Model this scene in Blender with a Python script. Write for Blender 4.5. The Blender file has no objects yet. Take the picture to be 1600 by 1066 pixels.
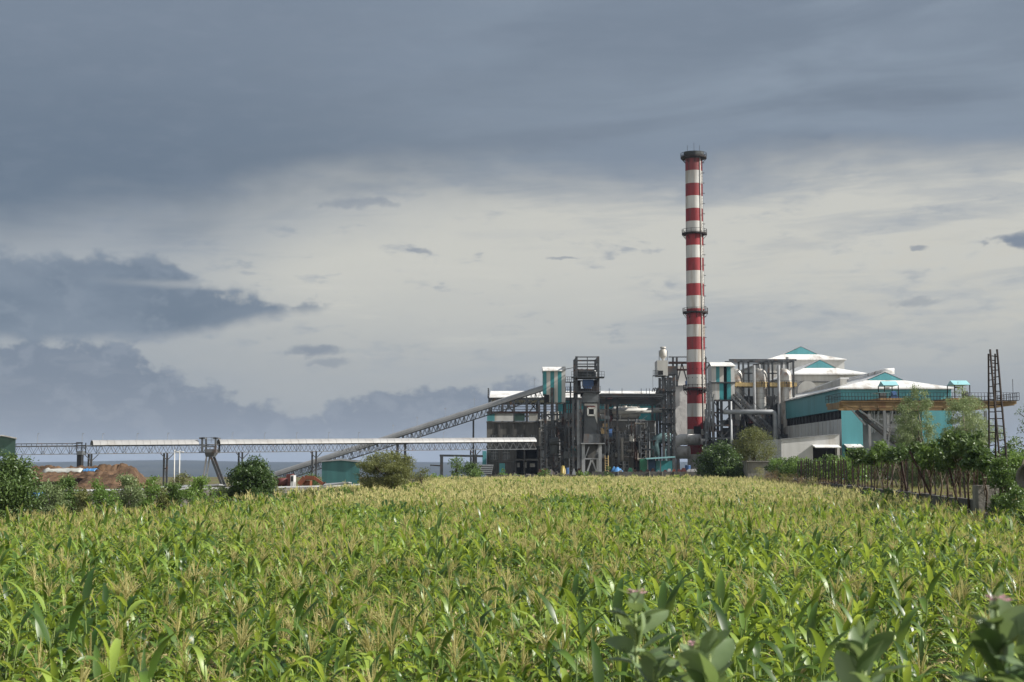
import bpy, math, random
import numpy as np
from mathutils import Vector, Matrix, noise as mnoise
R = math.radians
scene = bpy.context.scene
COL = scene.collection

# ------------------------------------------------------------------ camera
FPX = 2222.0
EYE = 4.0
PITCH = math.atan(191.0 / FPX)
cam_d = bpy.data.cameras.new('camera')
cam_d.sensor_width = 36.0
cam_d.lens = 36.0 * FPX / 1600.0
cam_d.clip_start = 0.3
cam_d.clip_end = 20000
cam_d.dof.use_dof = True
cam_d.dof.focus_distance = 120
cam_d.dof.aperture_fstop = 5.0
cam = bpy.data.objects.new('camera', cam_d)
COL.objects.link(cam)
cam.location = (0, 0, EYE)
cam.rotation_euler = (math.pi / 2 + PITCH, 0, 0)
scene.camera = cam

# ------------------------------------------------------------------ sun, exposure
SUN_AZ, SUN_EL = R(98), R(35)          # azimuth clockwise from the view direction (+Y)
sun_dir = Vector((math.sin(SUN_AZ) * math.cos(SUN_EL), math.cos(SUN_AZ) * math.cos(SUN_EL), math.sin(SUN_EL)))
sd = bpy.data.lights.new('sun', 'SUN')
sd.energy = 5.0
sd.angle = R(0.5)
sd.color = (1.0, 0.955, 0.88)
sun = bpy.data.objects.new('sun', sd)
COL.objects.link(sun)
sun.location = (80, -20, 120)
sun.rotation_euler = sun_dir.to_track_quat('Z', 'Y').to_euler()
scene.view_settings.view_transform = 'Standard'
scene.view_settings.look = 'None'
scene.view_settings.gamma = 1.0
scene.view_settings.exposure = 0.85

# ------------------------------------------------------------------ node expression helper
class E:
    """a socket (or a number) with arithmetic that makes Math nodes"""
    def __init__(s, nt, v): s.nt, s.v = nt, v
    def _m(s, op, *a, clamp=False):
        n = s.nt.nodes.new('ShaderNodeMath'); n.operation = op; n.use_clamp = clamp
        for i, q in enumerate((s,) + a):
            q = q.v if isinstance(q, E) else q
            if isinstance(q, (int, float)): n.inputs[i].default_value = q
            else: s.nt.links.new(q, n.inputs[i])
        return E(s.nt, n.outputs[0])
    def __add__(s, o): return s._m('ADD', o)
    __radd__ = __add__
    def __sub__(s, o): return s._m('SUBTRACT', o)
    def __rsub__(s, o): return E(s.nt, float(o))._m('SUBTRACT', s)
    def __mul__(s, o): return s._m('MULTIPLY', o)
    __rmul__ = __mul__
    def __truediv__(s, o): return s._m('DIVIDE', o)
    def mx(s, o): return s._m('MAXIMUM', o)
    def mn(s, o): return s._m('MINIMUM', o)
    def absv(s): return s._m('ABSOLUTE')
def smooth(e, a, b):
    n = e.nt.nodes.new('ShaderNodeMapRange'); n.interpolation_type = 'SMOOTHSTEP'
    e.nt.links.new(e.v, n.inputs['Value'])
    n.inputs['From Min'].default_value = a; n.inputs['From Max'].default_value = b
    return E(e.nt, n.outputs[0])
def comb(nt, x, y, z):
    n = nt.nodes.new('ShaderNodeCombineXYZ')
    for i, q in enumerate((x, y, z)):
        if isinstance(q, E): nt.links.new(q.v, n.inputs[i])
        else: n.inputs[i].default_value = q
    return n.outputs[0]
def noise_n(nt, vec, scale=1.0, detail=5, rough=.55, dist=0.0):
    n = nt.nodes.new('ShaderNodeTexNoise')
    n.inputs['Scale'].default_value = scale; n.inputs['Detail'].default_value = detail
    n.inputs['Roughness'].default_value = rough; n.inputs['Distortion'].default_value = dist
    nt.links.new(vec, n.inputs['Vector'])
    return E(nt, n.outputs[0])
def mixc(nt, f, a, b):
    n = nt.nodes.new('ShaderNodeMix'); n.data_type = 'RGBA'
    for k, q in ((0, f), (6, a), (7, b)):
        if isinstance(q, E): nt.links.new(q.v, n.inputs[k])
        elif isinstance(q, bpy.types.NodeSocket): nt.links.new(q, n.inputs[k])
        elif k == 0: n.inputs[0].default_value = q
        else: n.inputs[k].default_value = tuple(q) + (1,)
    return n.outputs[2]
def lin(r, g, b):
    f = lambda c: (c / 255 / 12.92) if c / 255 <= .04045 else ((c / 255 + .055) / 1.055) ** 2.4
    return (f(r), f(g), f(b))

# ------------------------------------------------------------------ world: Nishita sky under broken cloud decks
def build_world():
    w = bpy.data.worlds.new('World'); scene.world = w; w.use_nodes = True
    nt = w.node_tree; nt.nodes.clear()
    out = nt.nodes.new('ShaderNodeOutputWorld'); bg = nt.nodes.new('ShaderNodeBackground')
    bg.inputs['Strength'].default_value = 0.1
    nt.links.new(bg.outputs[0], out.inputs[0])
    sky = nt.nodes.new('ShaderNodeTexSky'); sky.sky_type = 'NISHITA'; sky.sun_disc = False
    sky.sun_elevation = SUN_EL; sky.sun_rotation = SUN_AZ
    tc = nt.nodes.new('ShaderNodeTexCoord'); sp = nt.nodes.new('ShaderNodeSeparateXYZ')
    nt.links.new(tc.outputs['Generated'], sp.inputs[0])
    x, y, z = (E(nt, sp.outputs[i]) for i in range(3))
    az = x._m('ARCTAN2', y) * (180 / math.pi)
    el = z._m('ARCSINE') * (180 / math.pi)
    # u, v in units of 100 "photo pixels" of arc (2.58 degrees): u to the right of north, v up from the horizon
    u = az * .3878; v = el * .3878
    vec = comb(nt, u * .42, v * 1.0, 0.0)
    vec2 = comb(nt, u * .9, v * 2.6, 3.0)
    vec3 = comb(nt, u * .16 + v * .1, v * .8 - u * .06, 7.0)
    n1 = noise_n(nt, vec, .9, 6, .55, .3)
    n2 = noise_n(nt, vec2, 1.5, 7, .6, .2)
    n3 = noise_n(nt, vec3, 1.1, 5, .5, .6)
    nc = noise_n(nt, comb(nt, u * 1.0, v * 1.25, 11.0), 1.55, 6, .52, .1)   # puffy edges
    nw = noise_n(nt, comb(nt, u * .35 + v * .25, v * 3.2 - u * .1, 31.0), 1.2, 7, .62, .5)
    nd = noise_n(nt, comb(nt, u * 1.0, v * 1.5, 23.0), 4.2, 5, .55, .2)
    def curve(pts):                      # piecewise boundary height (v) against u in -8..8
        r = nt.nodes.new('ShaderNodeFloatCurve'); c = r.mapping.curves[0]
        r.mapping.use_clip = False
        P = [((a + 10) / 20, b / 10) for a, b in pts]
        c.points[0].location = P[0]; c.points[1].location = P[-1]
        for q in P[1:-1]: c.points.new(*q)
        r.mapping.update()
        nt.links.new(((u + 10) / 20).v, r.inputs['Value'])
        return E(nt, r.outputs[0]) * 10
    k = 10.0 / 2 ** 0.85
    C = lambda r, g, b: tuple(q * k for q in lin(r, g, b))
    # bright lower sky, warm near v=3..4, greyer to the horizon
    base = mixc(nt, smooth(v + (n1 - .5) * .8, .2, 3.4), C(148, 155, 163), C(200, 199, 191))
    base = mixc(nt, smooth(n3 + (nw - .5) * .6, .44, .68) * .75, base, C(160, 166, 172))
    base = mixc(nt, smooth(nw, .52, .78) * smooth(v, 1.2, 2.4) * .7, base, C(206, 204, 195))
    base = mixc(nt, smooth(u + (n1 - .5) * 2, -2.6, -6.2) * .6, base, C(144, 153, 164))
    base = mixc(nt, smooth(n2, .54, .72) * smooth(v, .5, 2.0) * .4, base, C(150, 158, 168))
    base = mixc(nt, smooth(n2, .60, .36) * smooth(u, 2.0, 6.0) * smooth(v, 1.5, 2.3) * smooth(v, 4.0, 3.0) * .5, base, C(200, 197, 186))
    # left low haze and far cumulus bank
    bank = curve([(-10, 2.0), (-7.5, 1.85), (-5.9, 1.75), (-5.4, 1.45), (-5.0, 1.2), (-4.4, 1.1), (-4.0, .98), (-3.2, .72), (-2.6, 1.0), (-1.9, 1.14), (-1.0, 1.2), (.4, 1.22), (1.4, 1.15), (3, .9), (5, .75), (10, .8)])
    mb_ = smooth(bank + (nc - .5) * 1.0 + (nd - .5) * .55 - v, -.07, .14)
    bankc = mixc(nt, smooth(v + (n1 - .5) * .5, 0.0, 1.4), C(131, 141, 156), C(112, 124, 142))
    bankc = mixc(nt, smooth(n2, .5, .7) * .35, bankc, C(140, 148, 160))
    bankc = mixc(nt, smooth(nc + (nd - .5) * .5, .50, .66) * .45, bankc, C(141, 150, 163))
    base = mixc(nt, mb_ * smooth(u, 6.0, .8) * .92, base, bankc)
    # right: grey low band
    base = mixc(nt, smooth(u, 2.5, 6.5) * smooth(v + (n1 - .5) * .9, 1.5, .3) * .75, base, C(134, 144, 158))
    # middle-left dark cumulus layer
    up = curve([(-10, 3.25), (-7, 3.15), (-5.2, 3.05), (-4.7, 2.75), (-3.4, 2.55), (-2.6, 2.5), (-2.4, 1.2), (10, .2)])
    lo = curve([(-10, 1.75), (-7.5, 1.8), (-5.6, 1.9), (-4.6, 2.05), (-3.5, 2.3), (-2.7, 2.5), (-2.4, 2.6), (10, 2.6)])
    ml = smooth(up + (nc - .5) * .75 + (nd - .5) * .35 - v, -.03, .19) * smooth(v - lo + (nc - .5) * .35, -.12, .14)
    gap = smooth(((v - 2.74 - (n1 - .5) * .45)).absv(), .10, .0) * smooth(u, -6.8, -4.6)
    ml = ml * (1 - gap * .7)
    mlc = mixc(nt, smooth(n1, .35, .65), C(97, 112, 131), C(117, 130, 147))
    mlc = mixc(nt, smooth(nc + (nd - .5) * .5, .50, .68) * .4, mlc, C(132, 143, 157))
    base = mixc(nt, ml * .92, base, mlc)
    # lower left veil between the layers
    # small dark flecks
    fl = smooth(n2 * .6 + nc * .4, .585, .66) * smooth(v, 1.5, 2.2) * smooth(v, 4.1, 3.3)
    base = mixc(nt, fl * .3, base, C(132, 142, 156))
    def fleck(cu, cv, ru, rv, a):
        nonlocal base
        d = ((u - cu) / ru); e = ((v - cv + (nc - .5) * .3 + (nd - .5) * .12) / rv); d = d + (nd - .5) * 1.6
        m = smooth(d * d + e * e, 1.15, .05) * a
        base = mixc(nt, m, base, C(112, 124, 142))
    fleck(-3.05, 1.72, .42, .10, .7); fleck(-1.45, 3.32, .3, .05, .5); fleck(-2.35, 4.02, .7, .1, .5); fleck(7.75, 3.27, .6, .13, .9)
    fleck(-2.85, 1.56, .35, .07, .45); fleck(6.2, 2.42, .45, .07, .4); fleck(.8, 3.18, .3, .03, .5); fleck(4.8, 5.02, .9, .06, .4); fleck(6.25, 3.2, .15, .05, .6)
    # the upper slate deck
    deck = curve([(-10, 3.3), (-7.5, 3.25), (-6.4, 3.45), (-5.3, 3.5), (-4.4, 3.65), (-3.2, 3.95), (-2.0, 4.15), (0, 4.25), (1.5, 4.2), (3.0, 4.25), (4.5, 4.4), (6, 4.4), (10, 4.3)])
    md = smooth(v - deck + (n1 - .5) * .7 + (nc - .5) * .2 + (n3 - .5) * 1.0, -.45, .75)
    deckc = mixc(nt, smooth(v + (n3 - .5) * 2.2, 3.8, 7.2), C(111, 123, 137), C(118, 131, 147))
    deckc = mixc(nt, smooth(n3, .34, .62) * smooth(u, -5, 5) * .7, deckc, C(142, 155, 169))
    deckc = mixc(nt, smooth(u + (n1 - .5) * 4, -.5, -6.5) * smooth(v + (n3 - .5) * 2, 6.8, 4.6) * .8, deckc, C(97, 112, 130))
    deckc = mixc(nt, smooth(v + (n3 - .5) * 1.5, 5.8, 4.5) * smooth(u, -2, 3) * .4, deckc, C(108, 120, 138))
    deckc = mixc(nt, smooth(n2, .45, .75) * .10, deckc, C(150, 158, 172))
    base = mixc(nt, md * .97, base, deckc)
    base = mixc(nt, smooth(v - deck + (n1 - .5) * 1.2, -.9, -.1) * smooth(u, 1.0, -3.5) * .45 * (1 - md), base, C(140, 150, 162))
    # thin cloud lets a little of the clear sky through
    mixed = mixc(nt, 0.04, base, sky.outputs[0])
    # unseen sky shaped as fill: darkened overhead, brightened behind the camera
    back = mixc(nt, smooth(noise_n(nt, tc.outputs['Generated'], 2.2, 5, .55).v and noise_n(nt, tc.outputs['Generated'], 2.2, 5, .55), .35, .65), C(98, 109, 125), C(130, 140, 151))
    back = mixc(nt, smooth(y * 1.0, -.15, -.6) * smooth(el, 70, 30), back, tuple(1.5 * q for q in C(205, 206, 205)))
    far = smooth(el, 27.0, 60.0).mx(smooth(y, .55, .0))
    mixed = mixc(nt, far, mixed, mixc(nt, .06, back, sky.outputs[0]))
    nt.links.new(mixed, bg.inputs['Color'])
build_world()

# ------------------------------------------------------------------ materials
MATS = {}
def mat(name, col, rough=.75, metal=0.0, var=.25, scale=.6, stretch=(1, 1, 1), dirt=None, spec=.4, bump=0.0, bscale=6.0, emit=None, wave=None, soot=None):
    if name in MATS: return MATS[name]
    m = bpy.data.materials.new(name); m.use_nodes = True; nt = m.node_tree
    p = nt.nodes['Principled BSDF']
    geo = nt.nodes.new('ShaderNodeNewGeometry')
    mp = nt.nodes.new('ShaderNodeMapping'); mp.inputs['Scale'].default_value = stretch
    nt.links.new(geo.outputs['Position'], mp.inputs[0])
    n = noise_n(nt, mp.outputs[0], scale, 6, .6)
    lo = tuple(c * (1 - var) for c in col); hi = tuple(min(1, c * (1 + var * .7)) for c in col)
    c = mixc(nt, smooth(n, .3, .7), lo, hi)
    if dirt:
        dc, amt, ds, dst = dirt
        mp2 = nt.nodes.new('ShaderNodeMapping'); mp2.inputs['Scale'].default_value = dst
        mp2.inputs['Location'].default_value = (13, 7, 3)
        nt.links.new(geo.outputs['Position'], mp2.inputs[0])
        d = noise_n(nt, mp2.outputs[0], ds, 7, .65)
        c = mixc(nt, smooth(d, .62 - amt * .3, .80 - amt * .2), c, dc)
    if soot:          # old smoke stains creeping down from the mouth of the stack
        sx = nt.nodes.new('ShaderNodeSeparateXYZ'); nt.links.new(geo.outputs['Position'], sx.inputs[0])
        sn = nt.nodes.new('ShaderNodeMapping'); sn.inputs['Scale'].default_value = (1.6, 1.6, .12); nt.links.new(geo.outputs['Position'], sn.inputs[0])
        c = mixc(nt, smooth(E(nt, sx.outputs[2]) + (noise_n(nt, sn.outputs[0], 1.0, 5, .6) - .5) * 16, soot - 9, soot + 5) * .75, c, (.05, .045, .045))
    nt.links.new(c, p.inputs['Base Color'])
    p.inputs['Roughness'].default_value = rough; p.inputs['Metallic'].default_value = metal
    p.inputs['Specular IOR Level'].default_value = spec
    if bump:
        b = nt.nodes.new('ShaderNodeBump'); b.inputs['Strength'].default_value = bump; b.inputs['Distance'].default_value = .1
        nb = noise_n(nt, geo.outputs['Position'], bscale, 4, .6)
        nt.links.new(nb.v, b.inputs['Height']); nt.links.new(b.outputs[0], p.inputs['Normal'])
    if wave:
        wv = nt.nodes.new('ShaderNodeTexWave'); wv.wave_type = 'BANDS'; wv.bands_direction = wave[0]
        wv.inputs['Scale'].default_value = wave[1]
        nt.links.new(geo.outputs['Position'], wv.inputs['Vector'])
        b = nt.nodes.new('ShaderNodeBump'); b.inputs['Strength'].default_value = .5; b.inputs['Distance'].default_value = .05
        nt.links.new(wv.outputs[1], b.inputs['Height']); nt.links.new(b.outputs[0], p.inputs['Normal'])
    MATS[name] = m
    return m
GR = (.045, .032, .022)
M_steel = mat('dark_painted_steel', (.045, .05, .055), .65, .1, .35, .8, dirt=((.11, .055, .03), .35, .9, (1, 1, 1)))
M_steel2 = mat('grey_steel', (.11, .118, .125), .6, .2, .3, .8, dirt=((.12, .07, .045), .3, .7, (1, 1, .3)))
M_galv = mat('galvanised_steel', (.30, .31, .32), .55, .25, .2, .5, dirt=((.16, .12, .09), .25, .5, (1, 1, .2)))
M_conc = mat('stained_concrete', (.13, .125, .115), .9, 0, .35, .25, (1, 1, .35), dirt=((.04, .04, .038), .55, .35, (1, 1, .16)), bump=.3)
M_conc2 = mat('pale_concrete', (.24, .225, .20), .9, 0, .3, .4, (1, 1, .4), dirt=((.08, .075, .06), .5, .6, (1, 1, .25)), bump=.4)
M_wall = mat('boundary_wall_block', (.10, .095, .088), .9, 0, .35, .8, dirt=((.05, .05, .04), .45, .9, (1, 1, .4)), bump=.4)
M_white = mat('white_roof_sheet', (.68, .68, .67), .45, 0, .10, .25, dirt=((.34, .30, .26), .5, .35, (1, .4, .4)), wave=('X', 2.0))
M_whitew = mat('white_wall_sheet', (.50, .50, .485), .5, 0, .10, .5, (2, 2, .15), dirt=((.36, .33, .28), .42, .5, (1, 1, .1)), wave=('X', 3.0))
M_cream = mat('cream_wall_sheet', (.43, .42, .39), .55, 0, .10, .5, (2, 2, .15), dirt=((.3, .27, .22), .45, .4, (1, 1, .15)))
M_teal = mat('teal_wall_sheet', (.075, .28, .315), .45, 0, .12, .4, (2, 2, .12), dirt=((.05, .2, .21), .4, .4, (1, 1, .12)), wave=('X', 3.0))
M_teald = mat('weathered_teal_sheet', (.03, .22, .24), .5, 0, .2, .4, (2, 2, .2), dirt=((.05, .10, .10), .4, .4, (1, 1, .2)))
M_green = mat('dull_green_sheet', (.045, .095, .07), .6, 0, .15, .4, (1, 1, .2))
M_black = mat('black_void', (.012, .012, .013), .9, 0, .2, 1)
M_glass = mat('dusty_window_glass', (.03, .035, .04), .15, 0, .4, 2, spec=.6)
M_frame = mat('window_frame_paint', (.27, .275, .275), .6, 0, .2, 1)
M_red = mat('chimney_red_paint', (.24, .018, .022), .6, 0, .25, .35, (1, 1, .3), dirt=((.12, .03, .03), .45, .6, (1.4, 1.4, .12)), soot=70)
M_cwhite = mat('chimney_white_paint', (.50, .495, .47), .6, 0, .14, .35, (1, 1, .3), dirt=((.32, .27, .22), .5, .55, (1.4, 1.4, .10)), soot=70)
M_soot = mat('sooty_rim', (.05, .055, .055), .8, 0, .3, 1)
M_tank = mat('weathered_tank_steel', (.40, .40, .385), .42, .55, .2, .4, (1, 1, .5), dirt=((.16, .10, .06), .42, .5, (1.2, 1.2, .18)))
M_rustt = mat('rusty_tank_top', (.42, .41, .385), .55, .3, .25, .7, dirt=((.20, .10, .05), .42, .6, (1, 1, .5)))
M_ochre = mat('ochre_paint', (.42, .31, .14), .65, 0, .25, .6, dirt=((.16, .09, .04), .45, .7, (1, 1, .3)))
M_orange = mat('crane_orange_paint', (.26, .175, .08), .6, 0, .3, .5, dirt=((.18, .09, .04), .45, .6, (1, 1, .4)))
M_rust = mat('rust', (.045, .024, .018), .85, .1, .45, 2.0)
M_rustd = mat('dark_rust', (.022, .015, .013), .85, .1, .45, 2.0)
M_redp = mat('dull_red_paint', (.12, .035, .03), .6, 0, .3, 1)
M_blue = mat('blue_paint', (.03, .08, .20), .5, 0, .25, 1)
M_tarp = mat('blue_tarpaulin', (.06, .18, .38), .5, 0, .2, .8, bump=.5, bscale=1.5)
M_gtarp = mat('green_tarpaulin', (.02, .13, .07), .6, 0, .2, .8, bump=.5, bscale=1.5)
M_insul = mat('creased_insulation_cladding', (.66, .65, .63), .5, .0, .18, .35, dirt=((.2, .17, .14), .4, .5, (1, 1, .4)), bump=.8, bscale=.9)
M_paleblue = mat('pale_blue_sheet', (.25, .48, .52), .5, 0, .1, .5)
M_bag = mat('bagasse_heap', (.115, .073, .046), 1.0, 0, .5, .5, dirt=((.035, .024, .018), .6, .7, (1, 1, 1)), bump=1.0, bscale=2.5, spec=.1)
M_rock = mat('dark_rubble', (.06, .055, .052), .95, 0, .5, 1.2, bump=.6, spec=.2)
M_bark = mat('bark', (.10, .075, .055), .95, 0, .4, 4, (1, 1, .3), spec=.1)
M_barkp = mat('pale_bark', (.24, .21, .17), .9, 0, .4, 4, (1, 1, .3), spec=.1)
M_tyre = mat('tyre_rubber', (.02, .02, .02), .8)
M_vwhite = mat('white_vehicle_paint', (.5, .5, .5), .35, 0, .05, 1)
M_ropaint = mat('orange_machine_paint', (.19, .06, .03), .4, 0, .2, 1)
M_yellow = mat('yellow_paint', (.26, .20, .05), .45, 0, .1, 1)
M_soil = None

def leaf_mat(name, col, col2, trans=.35, rough=.5, nscale=.35, spec=.35, tcol=None):
    if name in MATS: return MATS[name]
    m = bpy.data.materials.new(name); m.use_nodes = True; nt = m.node_tree
    p = nt.nodes['Principled BSDF']; out = nt.nodes['Material Output']
    geo = nt.nodes.new('ShaderNodeNewGeometry'); oi = nt.nodes.new('ShaderNodeObjectInfo')
    n = noise_n(nt, geo.outputs['Position'], nscale, 4, .6)
    f = smooth(n * .6 + E(nt, geo.outputs['Random Per Island']) * .32 + E(nt, oi.outputs['Random']) * .18, .3, .85)
    c = mixc(nt, f, col, col2)
    nt.links.new(c, p.inputs['Base Color'])
    p.inputs['Roughness'].default_value = rough
    p.inputs['Specular IOR Level'].default_value = spec
    t = nt.nodes.new('ShaderNodeBsdfTranslucent')
    hs = mixc(nt, .6, c, tcol or tuple(min(1, q * 1.6) for q in col2))
    nt.links.new(hs, t.inputs['Color'])
    mx = nt.nodes.new('ShaderNodeMixShader'); mx.inputs[0].default_value = trans
    nt.links.new(p.outputs[0], mx.inputs[1]); nt.links.new(t.outputs[0], mx.inputs[2])
    nt.links.new(mx.outputs[0], out.inputs[0])
    MATS[name] = m
    return m
L_corn = leaf_mat('maize_leaf', (.014, .040, .008), (.10, .175, .03), .25, .40, .25, .45, (.50, .68, .07))
L_corny = leaf_mat('maize_leaf_young', (.11, .19, .03), (.27, .36, .07), .36, .42, .25, .4, (.62, .74, .09))
L_tassel = leaf_mat('maize_tassel', (.40, .36, .15), (.58, .53, .26), .35, .7, .8, .2, (.6, .58, .24))
L_stalk = leaf_mat('maize_stalk', (.12, .18, .05), (.20, .25, .08), .05, .5, 2, .3)
L_dark = leaf_mat('dark_green_leaf', (.035, .07, .018), (.09, .14, .035), .25, .5, .5, .4)
L_mid = leaf_mat('mid_green_leaf', (.05, .095, .022), (.12, .185, .04), .3, .5, .5, .4)
L_olive = leaf_mat('olive_feathery_leaf', (.085, .10, .032), (.17, .18, .06), .3, .6, .5, .3)
L_euc = leaf_mat('grey_green_leaf', (.11, .155, .06), (.22, .27, .12), .3, .5, .5, .4)
L_bright = leaf_mat('bright_green_leaf', (.07, .14, .025), (.16, .24, .05), .35, .5, .5, .4)
L_drylf = leaf_mat('dry_maize_leaf', (.30, .24, .12), (.46, .40, .22), .3, .7, .8, .2)
L_grass = leaf_mat('dry_grass', (.14, .15, .045), (.27, .25, .09), .3, .7, .3, .2)
L_dry = leaf_mat('dry_scrub', (.12, .085, .05), (.22, .16, .09), .2, .8, .5, .1)
L_calo = leaf_mat('thick_grey_green_leaf', (.05, .10, .03), (.22, .29, .15), .24, .38, 3.0, .6, (.4, .55, .14))
L_flower = leaf_mat('mauve_petal', (.42, .20, .27), (.62, .38, .42), .25, .6, 3, .2)

# ------------------------------------------------------------------ mesh helper
def W(px, py, D):
    """point on the plane Y=D seen at photo position px, py"""
    u = (px - 800) / FPX; v = (533 - py) / FPX
    dy = math.cos(PITCH) - v * math.sin(PITCH); dz = math.sin(PITCH) + v * math.cos(PITCH)
    t = D / dy
    return Vector((u * t, D, EYE + dz * t))
def XZ(px, py, D):
    p = W(px, py, D); return p.x, p.z
def tagv(o, label=None, cat=None, group=None, kind=None):
    if label: o['label'] = label
    if cat: o['category'] = cat
    if group: o['group'] = group
    if kind: o['kind'] = kind
    return o
def thing(name, label, cat, loc=(0, 0, 0), group=None, rz=0):
    o = bpy.data.objects.new(name, None); COL.objects.link(o); o.location = loc; o.rotation_euler = (0, 0, rz)
    o.empty_display_size = .2
    return tagv(o, label, cat, group)
def chain_loc(p):
    v = Vector((0, 0, 0))
    while p is not None:
        v += p.location; p = p.parent
    return v
class MB:
    def __init__(s): s.v = []; s.f = []; s.m = []
    def poly(s, pts, m=0):
        b = len(s.v); s.v += [tuple(p) for p in pts]; s.f.append(tuple(range(b, b + len(pts)))); s.m.append(m); return s
    def box(s, x0, y0, z0, x1, y1, z1, m=0):
        if x0 > x1: x0, x1 = x1, x0
        if y0 > y1: y0, y1 = y1, y0
        if z0 > z1: z0, z1 = z1, z0
        b = len(s.v)
        s.v += [(x0, y0, z0), (x1, y0, z0), (x1, y1, z0), (x0, y1, z0), (x0, y0, z1), (x1, y0, z1), (x1, y1, z1), (x0, y1, z1)]
        for f in ((3, 2, 1, 0), (4, 5, 6, 7), (0, 1, 5, 4), (1, 2, 6, 5), (2, 3, 7, 6), (3, 0, 4, 7)):
            s.f.append(tuple(b + i for i in f)); s.m.append(m)
        return s
    def prism(s, poly, off, m=0):
        off = Vector(off); n = len(poly); b = len(s.v)
        s.v += [tuple(p) for p in poly] + [tuple(Vector(p) + off) for p in poly]
        s.f.append(tuple(range(b, b + n))); s.m.append(m)
        s.f.append(tuple(range(b + 2 * n - 1, b + n - 1, -1))); s.m.append(m)
        for i in range(n):
            j = (i + 1) % n
            s.f.append((b + i, b + n + i, b + n + j, b + j)); s.m.append(m)
        return s
    def bar(s, p, q, w=.15, h=None, m=0):
        p = Vector(p); q = Vector(q); d = q - p
        if d.length < 1e-5: return s
        h = h or w; d.normalize()
        a = d.cross(Vector((0, 0, 1)))
        if a.length < 1e-3: a = Vector((1, 0, 0))
        a.normalize(); c = a.cross(d).normalized()
        pts = [p + a * (i * w / 2) + c * (j * h / 2) for i, j in ((-1, -1), (1, -1), (1, 1), (-1, 1))]
        return s.prism(pts, q - p, m)
    def tube(s, pts, r, n=10, m=0, cap=True):
        pts = [Vector(p) for p in pts]; k = len(pts)
        rs = r if isinstance(r, (list, tuple)) else [r] * k
        b = len(s.v); prev = None
        for i, p in enumerate(pts):
            d = (pts[min(i + 1, k - 1)] - pts[max(i - 1, 0)]).normalized()
            if prev is None:
                a = d.cross(Vector((0, 0, 1)))
                if a.length < 1e-3: a = Vector((1, 0, 0))
            else: a = prev - d * prev.dot(d)
            a.normalize(); prev = a; c = d.cross(a)
            for j in range(n):
                t = 2 * math.pi * j / n
                s.v.append(tuple(p + (a * math.cos(t) + c * math.sin(t)) * rs[i]))
        for i in range(k - 1):
            for j in range(n):
                s.f.append((b + i * n + j, b + i * n + (j + 1) % n, b + (i + 1) * n + (j + 1) % n, b + (i + 1) * n + j)); s.m.append(m)
        if cap:
            s.f.append(tuple(range(b + n - 1, b - 1, -1))); s.m.append(m)
            s.f.append(tuple(range(b + (k - 1) * n, b + k * n))); s.m.append(m)
        return s
    def lathe(s, cx, cy, prof, n=24, m=0, ms=None):
        b = len(s.v); k = len(prof)
        for r, z in prof:
            for j in range(n):
                t = 2 * math.pi * j / n
                s.v.append((cx + r * math.cos(t), cy + r * math.sin(t), z))
        for i in range(k - 1):
            for j in range(n):
                s.f.append((b + i * n + j, b + i * n + (j + 1) % n, b + (i + 1) * n + (j + 1) % n, b + (i + 1) * n + j)); s.m.append(ms[i] if ms else m)
        return s
    def panel(s, x0, x1, z0, z1, y, t, holes, m=0):
        """a wall facing the camera with real openings of reveal depth t"""
        xs = sorted({x0, x1} | {h[0] for h in holes} | {h[1] for h in holes})
        zs = sorted({z0, z1} | {h[2] for h in holes} | {h[3] for h in holes})
        for i in range(len(xs) - 1):
            for j in range(len(zs) - 1):
                cx = (xs[i] + xs[i + 1]) / 2; cz = (zs[j] + zs[j + 1]) / 2
                if any(h[0] < cx < h[1] and h[2] < cz < h[3] for h in holes): continue
                s.poly([(xs[i], y, zs[j]), (xs[i + 1], y, zs[j]), (xs[i + 1], y, zs[j + 1]), (xs[i], y, zs[j + 1])], m)
        for a, b, c, d in holes:
            s.poly([(a, y, c), (a, y + t, c), (b, y + t, c), (b, y, c)], m)
            s.poly([(a, y, d), (b, y, d), (b, y + t, d), (a, y + t, d)], m)
            s.poly([(a, y, c), (a, y, d), (a, y + t, d), (a, y + t, c)], m)
            s.poly([(b, y, c), (b, y + t, c), (b, y + t, d), (b, y, d)], m)
        return s
    def rail(s, p, q, h=1.1, n=6, w=.06, m=0):
        p = Vector(p); q = Vector(q); up = Vector((0, 0, h))
        s.bar(p + up, q + up, w, m=m); s.bar(p + up * .5, q + up * .5, w * .8, m=m)
        for i in range(n + 1):
            a = p.lerp(q, i / n); s.bar(a, a + up, w, m=m)
        return s
    def truss(s, p, q, depth, n, w=.12, m=0, zig=True, width=0):
        """truss: top chord p-q, bottom chord depth below; two planes if width"""
        p = Vector(p); q = Vector(q); dn = Vector((0, 0, -depth))
        side = (q - p).cross(Vector((0, 0, 1))).normalized() * width
        for o in ([Vector((0, 0, 0)), side] if width else [Vector((0, 0, 0))]):
            s.bar(p + o, q + o, w * 1.3, m=m); s.bar(p + o + dn, q + o + dn, w * 1.3, m=m)
            for i in range(n):
                a = p.lerp(q, i / n) + o; b = p.lerp(q, (i + 1) / n) + o; c = p.lerp(q, (i + .5) / n) + o
                s.bar(a, a + dn, w * .8, m=m)
                if zig: s.bar(a + dn, c, w * .7, m=m); s.bar(c, b + dn, w * .7, m=m)
                else: s.bar(a, b + dn, w * .7, m=m)
            s.bar(q + o, q + o + dn, w, m=m)
        if width:
            for i in range(n + 1):
                a = p.lerp(q, i / n); s.bar(a, a + side, w * .7, m=m); s.bar(a + dn, a + side + dn, w * .7, m=m)
        return s
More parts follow.
